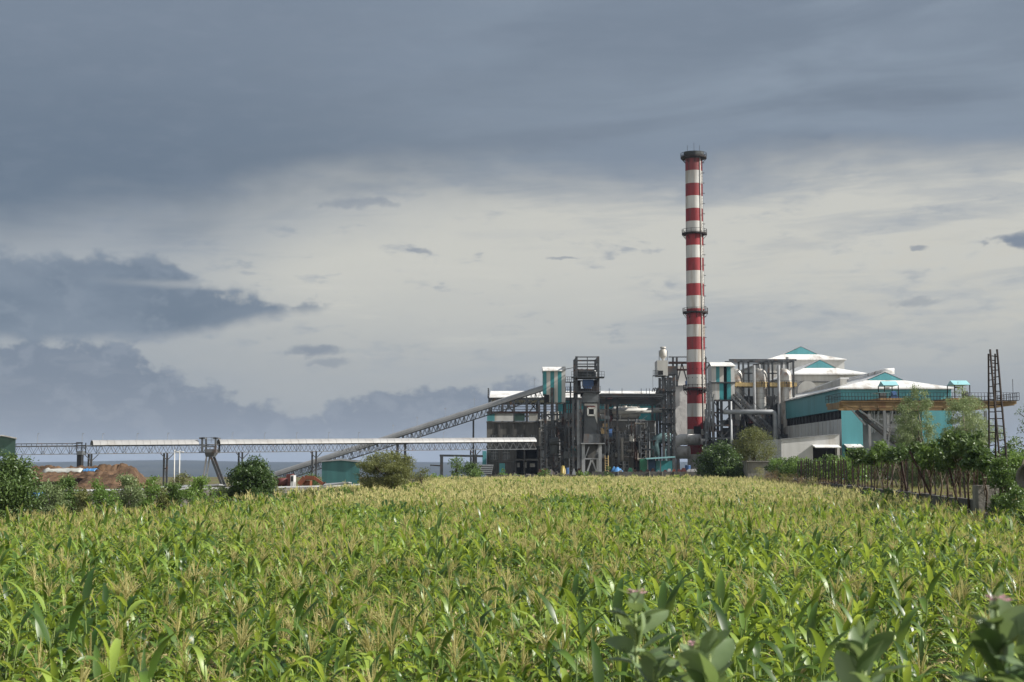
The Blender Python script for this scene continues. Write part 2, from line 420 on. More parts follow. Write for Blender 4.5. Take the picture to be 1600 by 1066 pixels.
    def build(s, name, mats, parent=None, smooth=False, label=None, cat=None, group=None, kind=None):
        if not isinstance(mats, (list, tuple)): mats = [mats]
        me = bpy.data.meshes.new(name)
        V = np.array(s.v, dtype=float).reshape(-1, 3)
        if parent is not None: off = np.array(chain_loc(parent))
        elif len(V): off = np.array([(V[:, 0].min() + V[:, 0].max()) / 2, (V[:, 1].min() + V[:, 1].max()) / 2, V[:, 2].min()])
        else: off = np.zeros(3)
        me.from_pydata((V - off).tolist(), [], s.f)
        for q in mats: me.materials.append(q)
        me.polygons.foreach_set('material_index', s.m)
        if smooth: me.polygons.foreach_set('use_smooth', [True] * len(s.f))
        me.update()
        o = bpy.data.objects.new(name, me); COL.objects.link(o)
        if parent is not None: o.parent = parent
        else: o.location = off
        return tagv(o, label, cat, group, kind)

# ------------------------------------------------------------------ terrain
def tz(x, y):
    z = 0.0
    if y < 11.0: z += 2.1 * min(1, max(0, (10.5 - y) / 5.5)) ** 1.0
    d = math.hypot(x, max(y, 0))
    if d > 420: 
        t = min(1, (d - 420) / 1300); z -= 62 * t * t * (3 - 2 * t)
    if d > 2600:
        t = min(1, (d - 2600) / 3800); s_ = t * t * (3 - 2 * t)
        a = math.atan2(x, y)
        hill = 70 + 9 * math.exp(-((a + .235) / .06) ** 2) + 5 * math.exp(-((a - .05) / .12) ** 2) + 3 * mnoise.noise((a * 14, 0, 0)) + 1.2 * mnoise.noise((a * 60, 3, 0))
        z += hill * s_ + 5 * mnoise.noise((x / 900, y / 500, 0)) * math.sin(math.pi * t)
    return z
def build_ground():
    ys = [-60, -20, -5, 0, 3, 5, 6.5, 8, 9.5, 10.5, 12, 20, 40, 70, 100, 150, 220, 300, 380, 420] + [420 + 90 * i for i in range(1, 16)] + [1800 + 160 * i for i in range(0, 42)]
    n = 120
    V = []; F = []
    for y in ys:
        half = 90 + max(0, y) * 1.3
        for i in range(n + 1):
            x = -half + 2 * half * i / n
            V.append((x, y, tz(x, y)))
    for j in range(len(ys) - 1):
        for i in range(n):
            a = j * (n + 1) + i; F.append((a, a + 1, a + n + 2, a + n + 1))
    mb = MB(); mb.v = V; mb.f = F; mb.m = [0] * len(F)
    m = bpy.data.materials.new('earth_and_grass'); m.use_nodes = True; nt = m.node_tree; p = nt.nodes['Principled BSDF']
    geo = nt.nodes.new('ShaderNodeNewGeometry')
    n1 = noise_n(nt, geo.outputs['Position'], .12, 7, .6); n2 = noise_n(nt, geo.outputs['Position'], 1.6, 6, .65)
    n3 = noise_n(nt, geo.outputs['Position'], .0025, 6, .6)
    c = mixc(nt, smooth(n2, .3, .7), (.06, .042, .028), (.13, .095, .062))
    c = mixc(nt, smooth(n1, .44, .58), c, mixc(nt, smooth(n2, .35, .65), (.07, .085, .03), (.14, .15, .055)))
    sp = nt.nodes.new('ShaderNodeSeparateXYZ'); nt.links.new(geo.outputs['Position'], sp.inputs[0])
    y = E(nt, sp.outputs[1])
    c = mixc(nt, smooth(y, 500, 1200), c, mixc(nt, smooth(n3, .4, .6), (.008, .014, .014), (.022, .027, .022)))  # far plain's colour darkened to stand in for cloud shadow
    nt.links.new(c, p.inputs['Base Color']); p.inputs['Roughness'].default_value = .95; p.inputs['Specular IOR Level'].default_value = .15
    b = nt.nodes.new('ShaderNodeBump'); b.inputs['Strength'].default_value = .6; nt.links.new(n2.v, b.inputs['Height']); nt.links.new(b.outputs[0], p.inputs['Normal'])
    o = mb.build('ground', m, kind='structure', smooth=True)
build_ground()

# ================================================================== FACTORY
# ---------------------------------------------------------------- chimney
def chimney():
    D = 300
    c0 = W(1089, 724, D); cx, cy = c0.x, D
    H = lambda py: W(1087, py, D).z
    t = thing('chimney', 'tall red and white banded factory chimney with railed platforms', 'chimney', (cx, cy, 0))
    bands = [249, 268, 288, 307.5, 327, 347, 366, 384.5, 404, 424, 444, 463, 483, 508, 527, 547, 566.5, 586, 606, 631, 651.5, 671, 691, 710]
    rad = lambda z: 1.78 + (1.98 - 1.78) * (1 - z / H(240))
    zs = [(H(b)) for b in bands] + [0.0]
    prof = []; ms = []
    for i in range(len(zs) - 1):
        a, b = zs[i], zs[i + 1]
        prof.append((rad(a), a)); ms.append(0 if i % 2 == 0 else 1)
    prof.append((rad(0), 0))
    mb = MB(); mb.lathe(cx, cy, prof, 40, ms=ms)
    # the two bands of small vent holes
    for zz in (H(577), H(591), H(602)):
        for k in range(12):
            a = 2 * math.pi * k / 12; r = rad(zz) + .01
            mb.box(cx + r * math.cos(a) - .06, cy + r * math.sin(a) - .06, zz - .1, cx + r * math.cos(a) + .06, cy + r * math.sin(a) + .06, zz + .1, 2)
    sh = mb.build('shaft', [M_red, M_cwhite, M_black], t, smooth=False)
    for p in sh.data.polygons: p.use_smooth = p.material_index < 2
    z1, z0 = H(239), H(249)
    MB().lathe(cx, cy, [(rad(z0), z0), (2.05, z0 + .3), (2.15, z1), (1.6, z1), (1.55, z1 - 1.0), (0.01, z1 - 1.0)], 40).build('rim', M_soot, t, smooth=False)
    def platform(py, rr, rail=1.1):
        z = H(py); m = MB()
        m.lathe(cx, cy, [(rad(z) - .05, z), (rr, z), (rr, z + .12), (rad(z) - .05, z + .12)], 32)
        m.lathe(cx, cy, [(rr - .02, z + .12), (rr - .02, z + .35), (rr + .02, z + .35), (rr + .02, z + .12)], 32)
        for k in range(16):
            a = 2 * math.pi * k / 16; p = Vector((cx + rr * math.cos(a), cy + rr * math.sin(a), z)); b = 2 * math.pi * (k + 1) / 16
            q = Vector((cx + rr * math.cos(b), cy + rr * math.sin(b), z))
            m.bar(p, p + Vector((0, 0, rail)), .07)
            m.bar(p + Vector((0, 0, rail)), q + Vector((0, 0, rail)), .07); m.bar(p + Vector((0, 0, rail * .5)), q + Vector((0, 0, rail * .5)), .05)
            if k % 2 == 0: m.bar((cx + rad(z) * math.cos(a), cy + rad(z) * math.sin(a), z - 1.0), p, .1)
        m.build('platform', M_rustd, t)
    platform(248, 2.75); platform(367, 2.65); platform(490, 2.65); platform(610, 2.7)
    # caged ladder and conduit pipe on the sunny right side
    m = MB(); a = R(-38)
    for z in np.arange(2.5, H(242), .6):
        r = rad(z) + .18
        px, py = cx + r * math.cos(a), cy + r * math.sin(a)
        s = Vector((-math.sin(a), math.cos(a), 0)) * .24; pv = Vector((px, py, z))
        m.bar(pv - s, pv + s, .05)
    for sgn in (-1, 1):
        s = Vector((-math.sin(a), math.cos(a), 0)) * .26 * sgn
        pts = [Vector((cx + (rad(z) + .18) * math.cos(a), cy + (rad(z) + .18) * math.sin(a), z)) + s for z in (2.5, 30, H(242))]
        m.tube(pts, .05, 5)
    for z in np.arange(4, H(245), 2.2):
        r = rad(z) + .18; pv = Vector((cx + r * math.cos(a), cy + r * math.sin(a), z)); s = Vector((-math.sin(a), math.cos(a), 0)) * .36; o = Vector((math.cos(a), math.sin(a), 0)) * .6
        m.tube([pv - s, pv - s * .9 + o * .7, pv + o, pv + s * .9 + o * .7, pv + s], .035, 4)
    m.build('ladder', M_rustd, t)
    m = MB(); a = R(-52)
    pts = [(cx + (rad(z) + .12) * math.cos(a), cy + (rad(z) + .12) * math.sin(a), z) for z in (1, 20, 40, H(243))]
    m.tube(pts, .11, 8); m.build('conduit', M_cream, t, smooth=True)
    for dx, hh in ((-1.3, 1.6), (.1, 2.2), (1.3, 1.6)): MB().bar((cx + dx, cy, z1 - .2), (cx + dx, cy, z1 + hh), .07).build('lightning_rod', M_steel, t)
    # inspection opening framed on the lower bands
    za, zb = H(679), H(667); m = MB()
    w = .75; yy = cy - 1.98
    m.box(cx - .1 - w, yy - .12, za, cx - .1 + w, yy + .4, zb, 0)
    m.bar((cx - .1 - w, yy - .14, zb), (cx - .1 + w, yy - .14, zb), .12, m=1); m.bar((cx - .1 - w, yy - .14, za), (cx - .1 + w, yy - .14, za), .12, m=1)
    m.build('flue_opening', [M_black, M_rustd], t)
chimney()

# ---------------------------------------------------------------- conveyors
def conveyors():
    # level gallery crossing the picture
    A0 = Vector((W(25, 700, 225).x, 225, 0)); A1 = Vector((W(838, 700, 271).x, 271, 0))
    def top(f): return 6.95 + 1.35 * f
    def pt(f, z=0): p = A0.lerp(A1, f); return Vector((p.x, p.y, z))
    def fx(px):  # fraction along the gallery under photo column px
        k = (px - 800) / FPX; d = A1 - A0
        return (k * A0.y - A0.x) / (d.x - k * d.y)
    t = thing('conveyor_bridge', 'long level conveyor gallery on slender trestles with white curved roof covers', 'conveyor', (A0.x, A0.y, 0))
    nrm = (A1 - A0).cross(Vector((0, 0, 1))).normalized()
    W2 = -nrm * 1.9
    if W2.y < 0: W2 = -W2
    m = MB(); n = 66
    for o in (Vector((0, 0, 0)), W2):
        for i in range(n):
            a = pt(i / n, top(i / n) - .25) + o; b = pt((i + 1) / n, top((i + 1) / n) - .25) + o
            dn = Vector((0, 0, -1.35))
            m.bar(a, b, .11); m.bar(a + dn, b + dn, .12)
            mid = (a + b) / 2
            m.bar(a + dn, mid, .06); m.bar(mid, b + dn, .06)
            if i % 3 == 0: m.bar(a, a + dn, .06)
    for i in range(0, n + 1, 2):
        a = pt(i / n, top(i / n) - 1.6); m.bar(a, a + W2, .09)
    m.build('truss', M_steel2, t)
    m = MB(); a = pt(0, top(0) - .35) + W2 * .5; b = pt(1, top(1) - .35) + W2 * .5
    m.bar(a, b, 1.0, .1); m.build('belt', M_black, t)
    m = MB()
    for f0, f1 in ((0, fx(130)),):
        m.bar(pt(f0, top(f0) + .1), pt(f1, top(f1) + .1), .12); m.bar(pt(f0, top(f0) + .1) + W2, pt(f1, top(f1) + .1) + W2, .12)
        for i in range(14):
            f = f0 + (f1 - f0) * i / 13; m.bar(pt(f, top(f) - .25), pt(f, top(f) + .1), .08)
    m.build('handrail', M_steel, t)
    def cover(px0, px1, nm='roof_cover'):
        f0, f1 = fx(px0), fx(px1); m = MB()
        for i in range(int((px1 - px0) / 11)):
            k = int((px1 - px0) / 11); fa = f0 + (f1 - f0) * i / k; fb = f0 + (f1 - f0) * (i + .97) / k
            ring = []
            for f in (fa, fb):
                c = pt(f, top(f) - .2) + W2 * .5
                ring.append([c + W2.normalized() * (1.15 * math.cos(th)) + Vector((0, 0, .82 * math.sin(th))) for th in np.linspace(0, math.pi, 9)])
            for j in range(8): m.poly([ring[0][j], ring[0][j + 1], ring[1][j + 1], ring[1][j]])
        m.build(nm, M_roofc, t, smooth=True)
    cover(147, 312); cover(345, 838)
    for px in (145, 263, 380, 495, 620, 743):
        f = fx(px); m = MB()
        for o in (Vector((0, 0, 0)), W2):
            m.bar(pt(f) + o, pt(f, top(f) - 1.6) + o, .28)
        zt = top(f) - 1.6
        m.bar(pt(f, zt * .55), pt(f, zt * .55) + W2, .14); m.bar(pt(f, zt * .1), pt(f, zt * .9) + W2, .1)
        d = (A1 - A0).normalized() * 1.1
        m.bar(pt(f, zt - .1) - d, pt(f, zt - 1.2), .12); m.bar(pt(f, zt - .1) + d, pt(f, zt - 1.2), .12)
        m.build('support_leg', M_steel, t)
    for px in (64, 134, 166, 220, 268, 369, 420, 470, 520, 567, 664, 700):
        f = fx(px); m = MB(); m.bar(pt(f, top(f)) + W2, pt(f, top(f) + 1.7) + W2, .05); m.bar(pt(f, top(f) + 1.7) + W2, pt(f, top(f) + 1.7) + W2 + Vector((.3, 0, 0)), .08)
        m.build('lamp_pole', M_galv, t)
    # drive station with V legs
    D = pt(fx(327)).y - .7; t2 = thing('conveyor_transfer_station', 'grey hopper station with V shaped legs straddling the level conveyor', 'hopper', (W(328, 724, D).x, D, 0))
    x0, x1 = W(316, 700, D).x, W(337, 700, D).x; X = lambda px: W(px, 700, D).x; Z = lambda py: W(327, py, D).z
    m = MB()
    for x in (x0, x1):
        for y in (D - .1, D + 3.0):
            m.bar((x, y, Z(708)), (x, y, Z(684)), .3)
        m.bar((x - .5, D - .1, Z(685)), (x + .5, D - .1, Z(685)), .3); m.bar((x, D, Z(685)), (x, D + 3, Z(685)), .2)
    m.rail((x0, D - .1, Z(692)), (x1, D - .1, Z(692)), .9, 3, .06); m.bar((x0, D - .1, Z(698)), (x1, D - .1, Z(698)), .2)
    m.build('head_frame', M_steel2, t2)
    m = MB()
    def frus(xa, xb, ya, yb, za, xc, xd, yc, yd, zb):
        A = [Vector(q) for q in ((xa, ya, za), (xb, ya, za), (xb, yb, za), (xa, yb, za))]; B = [Vector(q) for q in ((xc, yc, zb), (xd, yc, zb), (xd, yd, zb), (xc, yd, zb))]
        m.poly(A[::-1]); m.poly(B)
        for i in range(4): j = (i + 1) % 4; m.poly([A[i], A[j], B[j], B[i]])
    frus(X(321), X(333), D + .3, D + 2, Z(714), X(320), X(336), D - .2, D + 3, Z(707)); m.box(X(320), D - .2, Z(707), X(336), D + 3, Z(702))
    m.build('hopper', M_steel2, t2)
    for a, b in (((323, 714), (317, 750)), ((330, 714), (349, 752))):
        m = MB()
        for yy in (D, D + 2.4):
            pa = Vector((X(a[0]), yy, Z(a[1]))); pb = Vector((X(b[0]), yy, 0)); m.bar(pa, pb, .38 if b[0] > 330 else .25)
        m.bar((X(b[0]), D, .3), (X(b[0]), D + 2.4, .3), .2); m.build('leg', M_steel if b[0] > 330 else M_galv, t2)
    # dark take-up tower
    D = pt(fx(125)).y - .4; X = lambda px: W(px, 700, D).x; Z = lambda py: W(125, py, D).z
    t3 = thing('take_up_tower', 'dark narrow take-up tower under the open end of the conveyor', 'tower', (X(124), D, 0))
    MB().box(X(120.5), D, 0, X(127.5), D + 1.2, Z(711)).build('shaft', M_black, t3)
    m = MB().box(X(120), D - .1, Z(711), X(128), D + 2.3, Z(705)); m.build('collar', M_steel2, t3)
    m = MB()
    for x in (X(120), X(128), X(134)): m.bar((x, D, Z(707)), (x, D, Z(692)), .15)
    m.bar((X(119), D, Z(692)), (X(129), D, Z(692)), .2); m.bar((X(119), D, Z(696)), (X(134), D, Z(696)), .12); m.bar((X(119), D, Z(700)), (X(134), D, Z(700)), .12)
    m.build('head_frame', M_steel, t3)
    # inclined gallery rising to the bunker tower
    P0 = W(430, 741, 297); P1 = W(851, 605.5, 283)
    t = thing('inclined_conveyor', 'long inclined conveyor gallery climbing to the striped bunker tower', 'conveyor', (P0.x, P0.y, 0))
    Q = lambda f, dz=0: P0.lerp(P1, f) + Vector((0, 0, dz))
    W3 = Vector((0, 2.4, 0)); m = MB(); n = 62
    for o in (Vector((0, 0, 0)), W3):
        for i in range(n):
            a = Q(i / n, -.5) + o; b = Q((i + 1) / n, -.5) + o; dn = Vector((0, 0, -1.35)); mid = (a + b) / 2 + dn
            m.bar(a, b, .11); m.bar(a + dn, b + dn, .11); m.bar(a, mid, .07); m.bar(mid, b, .07)
            if i % 2 == 0: m.bar(a, a + dn, .1)
    for i in range(0, n + 1, 2): a = Q(i / n, -1.85); m.bar(a, a + W3, .1)
    m.build('truss', M_steel2, t)
    m = MB(); k = 60; dirv = (P1 - P0).normalized(); upv = Vector((0, 1, 0)).cross(dirv) * -1
    if upv.z < 0: upv = -upv
    for i in range(k):
        ring = []
        for f in (i / k, (i + .98) / k):
            c = Q(f, -.45) + W3 * .5
            ring.append([c + Vector((0, -1.3 * math.cos(th), 0)) + upv * (1.05 * math.sin(th)) for th in np.linspace(0, math.pi, 9)])
        for j in range(8): m.poly([ring[0][j], ring[1][j], ring[1][j + 1], ring[0][j + 1]])
    m.build('roof_cover', M_roofc, t, smooth=True)
    for px, wd in ((507, 0), (625, 1), (637, 1), (743, 0)):
        f = (px - 430) / (851 - 430); p = Q(f, -1.9); m = MB()
        for o in (Vector((0, 0, 0)), W3): m.bar(Vector((p.x, p.y, 0)) + o, p + o, .3)
        nn = max(1, int(p.z / 3))
        for i in range(nn):
            a = Vector((p.x, p.y, p.z * i / nn)); b = Vector((p.x, p.y, p.z * (i + 1) / nn)); m.bar(a, b + W3, .1); m.bar(b, b + W3, .12)
        if px == 625:
            for zz in (p.z, p.z - 2.5, p.z - 5): m.bar((p.x, p.y, zz), (W(637, 700, p.y).x, p.y, zz), .14)
            m.bar((p.x, p.y, p.z - 5), (W(637, 700, p.y).x, p.y, p.z - 2.5), .1)
        m.build('support_leg', M_steel, t)
    for px in (617, 655, 699, 744, 836):
        f = (px - 430) / 421; a = Q(f, .6) + W3; m = MB(); m.bar(a, a + Vector((0, 0, 2)), .05); m.bar(a + Vector((-.2, 0, 1.7)), a + Vector((.2, 0, 1.7)), .08)
        m.build('lamp_pole', M_galv, t)
    # green head house at the far left
    D = 223; x1 = W(24, 700, D).x; z1 = W(20, 686, D).z; zr = W(5, 682.5, D).z; x0 = W(-18, 700, D).x
    t = thing('conveyor_head_house', 'dull green sheet clad head house where the level conveyor starts', 'shed', ((x0 + x1) / 2, D, 0))
    zb = W(10, 713, D).z; m = MB(); xm = (x0 + x1) / 2; dv = (-3.0, 8, 0)
    m.prism([(x0, D, zb), (x1, D, zb), (x1, D, z1), (xm, D, zr), (x0, D, z1)], dv); m.build('wall', M_green, t)
    m = MB()
    m.prism([(x0 - .3, D - .3, z1), (xm, D - .3, zr + .12), (xm, D - .3, zr + .3), (x0 - .3, D - .3, z1 + .18)], (-3.1, 8.6, 0)); m.prism([(x1 + .3, D - .3, z1), (x1 + .3, D - .3, z1 + .18), (xm, D - .3, zr + .3), (xm, D - .3, zr + .12)], (-3.1, 8.6, 0))
    m.build('roof', M_white, t)
    for x in (x0 + .3, x1 - .3):
        for y, dx in ((D + .3, 0), (D + 7.6, -2.9)): MB().bar((x + dx, y, 0), (x + dx, y, zb), .3).build('leg', M_steel, t)
M_roofc = mat('weathered_conveyor_roof_sheet', (.30, .30, .30), .45, .1, .12, .4, (1, 1, 1), dirt=((.24, .23, .22), .45, .5, (.5, 1, 1)))
conveyors()

# ---------------------------------------------------------------- helpers for facades
def window(parent, x0, x1, z0, z1, y, nx=3, nz=2, w=.09):
    m = MB()
    for i in range(nx + 1): x = x0 + (x1 - x0) * i / nx; m.bar((x, y, z0), (x, y, z1), w)
    for j in range(nz + 1): z = z0 + (z1 - z0) * j / nz; m.bar((x0, y + .003, z), (x1, y + .003, z), w)
    f = m.build('window', M_frame, parent)
    MB().box(x0, y + .1, z0, x1, y + .13, z1).build('pane', M_glass, f)

# ---------------------------------------------------------------- mill house with the white roof and open steel bays
def mill_house():
    D = 312; X = lambda px: W(px, 640, D).x; Z = lambda py: W(900, py, D).z
    t = thing('mill_house', 'long mill house with bright white roof behind the bunker and boiler towers', 'building', (X(900), D, 0))
    m = MB(); y0, y1 = D - 1, D + 26; ze = Z(622); zr = Z(606)
    for a, b in ((765, 851), (851, 936), (936, 1036)):
        m.prism([(X(a), y0, ze), (X(a), y0, ze + .15), (X(a), y1 - 12, zr), (X(a), y1 - 12, zr - .15)], (X(b) - X(a) - .05, 0, 0))
        m.prism([(X(a), y1 - 12, zr), (X(a), y1 + 1, ze), (X(a), y1 + 1, ze - .15), (X(a), y1 - 12, zr - .15)], (X(b) - X(a) - .05, 0, 0))
    m.build('roof', M_white, t)
    # teal cladding to the right
    MB().box(X(868), D + .2, Z(658), X(1037), D + .5, Z(624)).build('upper_wall', M_teald, t)
    MB().box(X(985), D + 12, 0, X(1035), D + 12.3, Z(622)).build('end_wall', M_whitew, t)
    # steel frame
    for px in (765, 785, 803, 823, 842, 870, 900, 960, 1026):
        MB().bar((X(px), D - .6, 0), (X(px), D - .6, ze), .55).build('column', M_steel, t)
    for px in (765, 803, 842):
        MB().bar((X(px), D + 24, 0), (X(px), D + 24, ze), .5).build('column', M_steel, t)
    m = MB(); zt, zb = Z(624), Z(645)
    m.bar((X(763), D - .7, zt), (X(1036), D - .7, zt), .45); m.bar((X(763), D - .7, zb), (X(870), D - .7, zb), .4)
    for zz in (Z(629), Z(636), Z(640)): m.bar((X(763), D - .7, zz), (X(870), D - .7, zz), .12)
    for a, b in ((785, 803), (823, 842)):
        m.bar((X(a), D - .7, zt), (X(b), D - .7, zb), .28); m.bar((X(b), D - .7, zt), (X(a) + .5, D - .7, zb), .28)
    for zz in (zb, zt): MB().bar((X(765), D + 24, zz), (X(870), D + 24, zz), .4).build('rear_beam', M_steel, t)
    m.build('bracing', M_steel, t)
    m = MB()
    for i in range(5): m.bar((X(764), D - 1, Z(608 + i * 3)), (X(762), D - 1, Z(608 + i * 3)), .25)
    m.bar((X(763), D - 1, Z(622)), (X(763), D + 4, Z(607)), .3); m.build('vent_louvre', M_steel, t)
mill_house()

M_concb = mat('dark_concrete_frame', (.105, .10, .094), .9, 0, .35, .4, (1, 1, .4), dirt=((.04, .04, .038), .55, .5, (1, 1, .2)))
# ---------------------------------------------------------------- stained concrete buildings at the foot
def concrete_buildings():
    D = 290; X = lambda px: W(px, 690, D).x; Z = lambda py: W(800, py, D).z
    t = thing('concrete_building', 'weathered grey concrete block with teal and white band under the open steel bays', 'building', (X(802), D, 0))
    ho = [(X(a), X(b), Z(690), Z(679)) for a, b in ((766, 777), (785, 797), (807, 818), (827, 838))]
    lo = [(X(a), X(b), Z(718), Z(702)) for a, b in ((767, 778), (785, 797))]
    big = [(X(807), X(840), Z(717), Z(701)), (X(807), X(840), .1, Z(720))]
    m = MB(); m.panel(X(760.5), X(841.5), 0, Z(660), D, .5, ho + lo + big)
    x0, x1, zt = X(760.5), X(841.5), Z(660)
    m.poly([(x0, D, 0), (x0, D, zt), (x0, D + 18, zt), (x0, D + 18, 0)]); m.poly([(x1, D, 0), (x1, D + 18, 0), (x1, D + 18, zt), (x1, D, zt)])
    m.poly([(x0, D, zt), (x1, D, zt), (x1, D + 18, zt), (x0, D + 18, zt)]); m.poly([(x0, D + 18, 0), (x1, D + 18, 0), (x1, D + 18, zt), (x0, D + 18, zt)])
    m.build('wall', M_conc, t)
    for h in ho: window(t, *h, D + .3, 3, 1, .06)
    for h in lo: window(t, *h, D + .3, 3, 3, .06)
    m = MB()
    for px in (779, 801, 818): m.box(X(px), D - .18, 0, X(px) + .35, D - .003, Z(660))
    m.box(X(760), D - .25, Z(661), X(842), D - .003, Z(658.5)); m.box(X(760), D - .15, Z(700), X(842), D - .004, Z(697)); m.box(X(762), D - .12, Z(722), X(806), D - .004, Z(720))
    m.build('beam', M_concb, t)
    m = MB(); m.box(X(760), D - .3, Z(646), X(842), D + .1, Z(643)); m.build('parapet', M_rust, t)
    zb, zt = Z(658), Z(646.3)
    for nm, a, b, mm in (('teal_panel', 761, 773, M_teal), ('white_panel', 773, 802, M_whitew), ('shaded_opening_panel', 804, 820, mat('painted_opening_shade', (.03, .07, .055), .6)), ('grey_panel', 826, 840, M_cream)):  # the dark green sheet's colour stands in for shade in an opening
        MB().box(X(a), D - .2, zb, X(b), D + .05, zt).build(nm, mm, t)
    MB().box(X(754), D - 1.5, Z(727), X(760), D + 1.5, Z(705)).build('lean_to', M_teal, t)
    for a, b, c, d in ((808, 812, 730, 723), (818, 823, 731, 722), (828, 836, 730, 724)): MB().box(X(a), D + 1.2, Z(c), X(b), D + 2.2, Z(d)).build('electrical_cabinet', M_cream, t)
    # second block
    D = 286; X = lambda px: W(px, 690, D).x; Z = lambda py: W(900, py, D).z
    t = thing('concrete_building', 'stained concrete boiler block with pale framed windows below the cream tank', 'building', (X(930), D, 0))
    ws = [(a, b, c, d) for a, b, c, d in ((850, 861, 710, 698), (871, 881, 710, 698), (850, 862, 734, 726), (968, 982, 684, 675), (968, 982, 710, 696), (968, 982, 731, 721), (1002, 1015, 682, 674), (850, 860, 684, 677), (945, 955, 712, 700))]
    hs = [(X(a), X(b), Z(c), Z(d)) for a, b, c, d in ws]; rec = (X(987), X(1021), .1, Z(690))
    x0, x1, zt = X(843), X(1024), Z(657)
    m = MB(); m.panel(x0, x1, 0, zt, D, .45, hs + [rec])
    m.poly([(x0, D, 0), (x0, D, zt), (x0, D + 16, zt), (x0, D + 16, 0)]); m.poly([(x1, D, 0), (x1, D + 16, 0), (x1, D + 16, zt), (x1, D, zt)])
    m.poly([(x0, D, zt), (x1, D, zt), (x1, D + 16, zt), (x0, D + 16, zt)]); m.poly([(x0, D + 9, 0), (x1, D + 9, 0), (x1, D + 9, zt), (x0, D + 9, zt)])
    m.build('wall', M_conc, t)
    for h in hs: window(t, *h, D + .15, 3, 2, .12)
    for a, b in ((842, 908), (958, 1008)): MB().box(X(a), D - .3, Z(658), X(b), D + .3, Z(655.5)).build('parapet', M_cwhite, t)
    m = MB()
    for px in (864, 886, 942, 963, 986): m.box(X(px), D - .2, 0, X(px) + .5, D - .003, Z(658))
    for py in (692, 715): m.box(X(842), D - .14, Z(py), X(987), D - .004, Z(py - 2.5))
    m.build('beam', M_concb, t)
concrete_buildings()

# ---------------------------------------------------------------- striped bunker towers
def striped(mb_list, x0, x1, stripes, y0, y1, z0, z1, t):
    """each stripe its own sheet, running round the box"""
    for nm, a, b, mm in stripes: MB().box(a, y0, z0, b, y1, z1).build(nm, mm, t)
def bunker():
    D = 277; X = lambda px: W(px, 600, D).x; Z = lambda py: W(865, py, D).z
    t = thing('bunker_tower', 'teal and white striped bunker tower at the top of the inclined conveyor', 'tower', (X(866), D, 0))
    z0, z1 = Z(629), Z(579)
    st = [('teal_stripe', 849, 854, M_teald), ('white_stripe', 854, 860, M_cream), ('teal_stripe', 860, 866, M_teald), ('white_stripe', 866, 871.5, M_cream), ('teal_stripe', 871.5, 877.5, M_teald), ('grey_corner', 877.5, 883.5, M_whitew)]
    for nm, a, b, mm in st:
        zz = Z(616) if a == 849 else z0
        MB().box(X(a), D, zz, X(b), D + 7, z1).build(nm, mm, t)
    MB().prism([(X(848), D - .5, z1), (X(878.5), D - .5, z1), (X(878.5), D + 3.5, Z(571.5)), (X(848), D + 3.5, Z(571.5))], (0, 0, -.15)).box(X(848), D + 3.5, z1, X(884), D + 7.3, Z(572)).build('roof', M_white, t)
    MB().prism([(X(878.5), D - .1, z1), (X(884), D - .1, z1), (X(884), D - .1, Z(573)), (X(878.5), D - .1, Z(573))], (0, 7, 0)).build('roof_end', M_galv, t)
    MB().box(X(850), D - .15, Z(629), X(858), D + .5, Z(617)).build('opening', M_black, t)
    MB().box(X(860.5), D - .6, Z(700), X(865), D + .5, Z(606)).build('chute', M_steel, t)
    for px in (852, 883):
        for yy in (D + .3, D + 6.5): MB().bar((X(px), yy, 0), (X(px), yy, z0), .5).build('leg', M_steel, t)
    m = MB()
    for i, py in enumerate((648, 668, 690, 712)):
        m.bar((X(852), D + .3, Z(py)), (X(883), D + .3, Z(py)), .3)
        m.bar((X(852), D + .3, Z(py)), (X(867 if i % 2 else 883), D + .3, Z(py + 20)), .18); m.bar((X(883), D + .3, Z(py)), (X(867 if i % 2 else 852), D + .3, Z(py + 20)), .18)
        m.bar((X(883), D + .3, Z(py)), (X(883), D + 6.5, Z(py + 20)), .18)
    m.build('bracing', M_steel, t)
    m = MB(); m.tube([(X(866), D - .4, Z(709)), (X(866), D - .4, Z(692))], .9, 12).tube([(X(858), D - 1, Z(690)), (X(872), D - 1, Z(690))], .8, 12); m.build('fan_casing', M_soot, t)
    # walkway to the boiler tower
    t = thing('walkway', 'thin railed walkways joining the striped bunker tower to the scaffold tower', 'walkway', (X(892), D + 2, 0))
    for py in (597, 613, 630):
        m = MB().box(X(884.2), D + 1.4, Z(py), X(899.5), D + 2.6, Z(py) + .15); m.rail((X(884.2), D + 1.4, Z(py)), (X(899.5), D + 1.4, Z(py)), 1.1, 5, .07); m.build('deck', M_steel, t)
    MB().bar((X(884), D + 2, Z(576)), (X(900), D + 2, Z(573)), .12).bar((X(892), D + 2, 0), (X(892), D + 2, Z(597)), .25).build('brace', M_steel, t)
bunker()

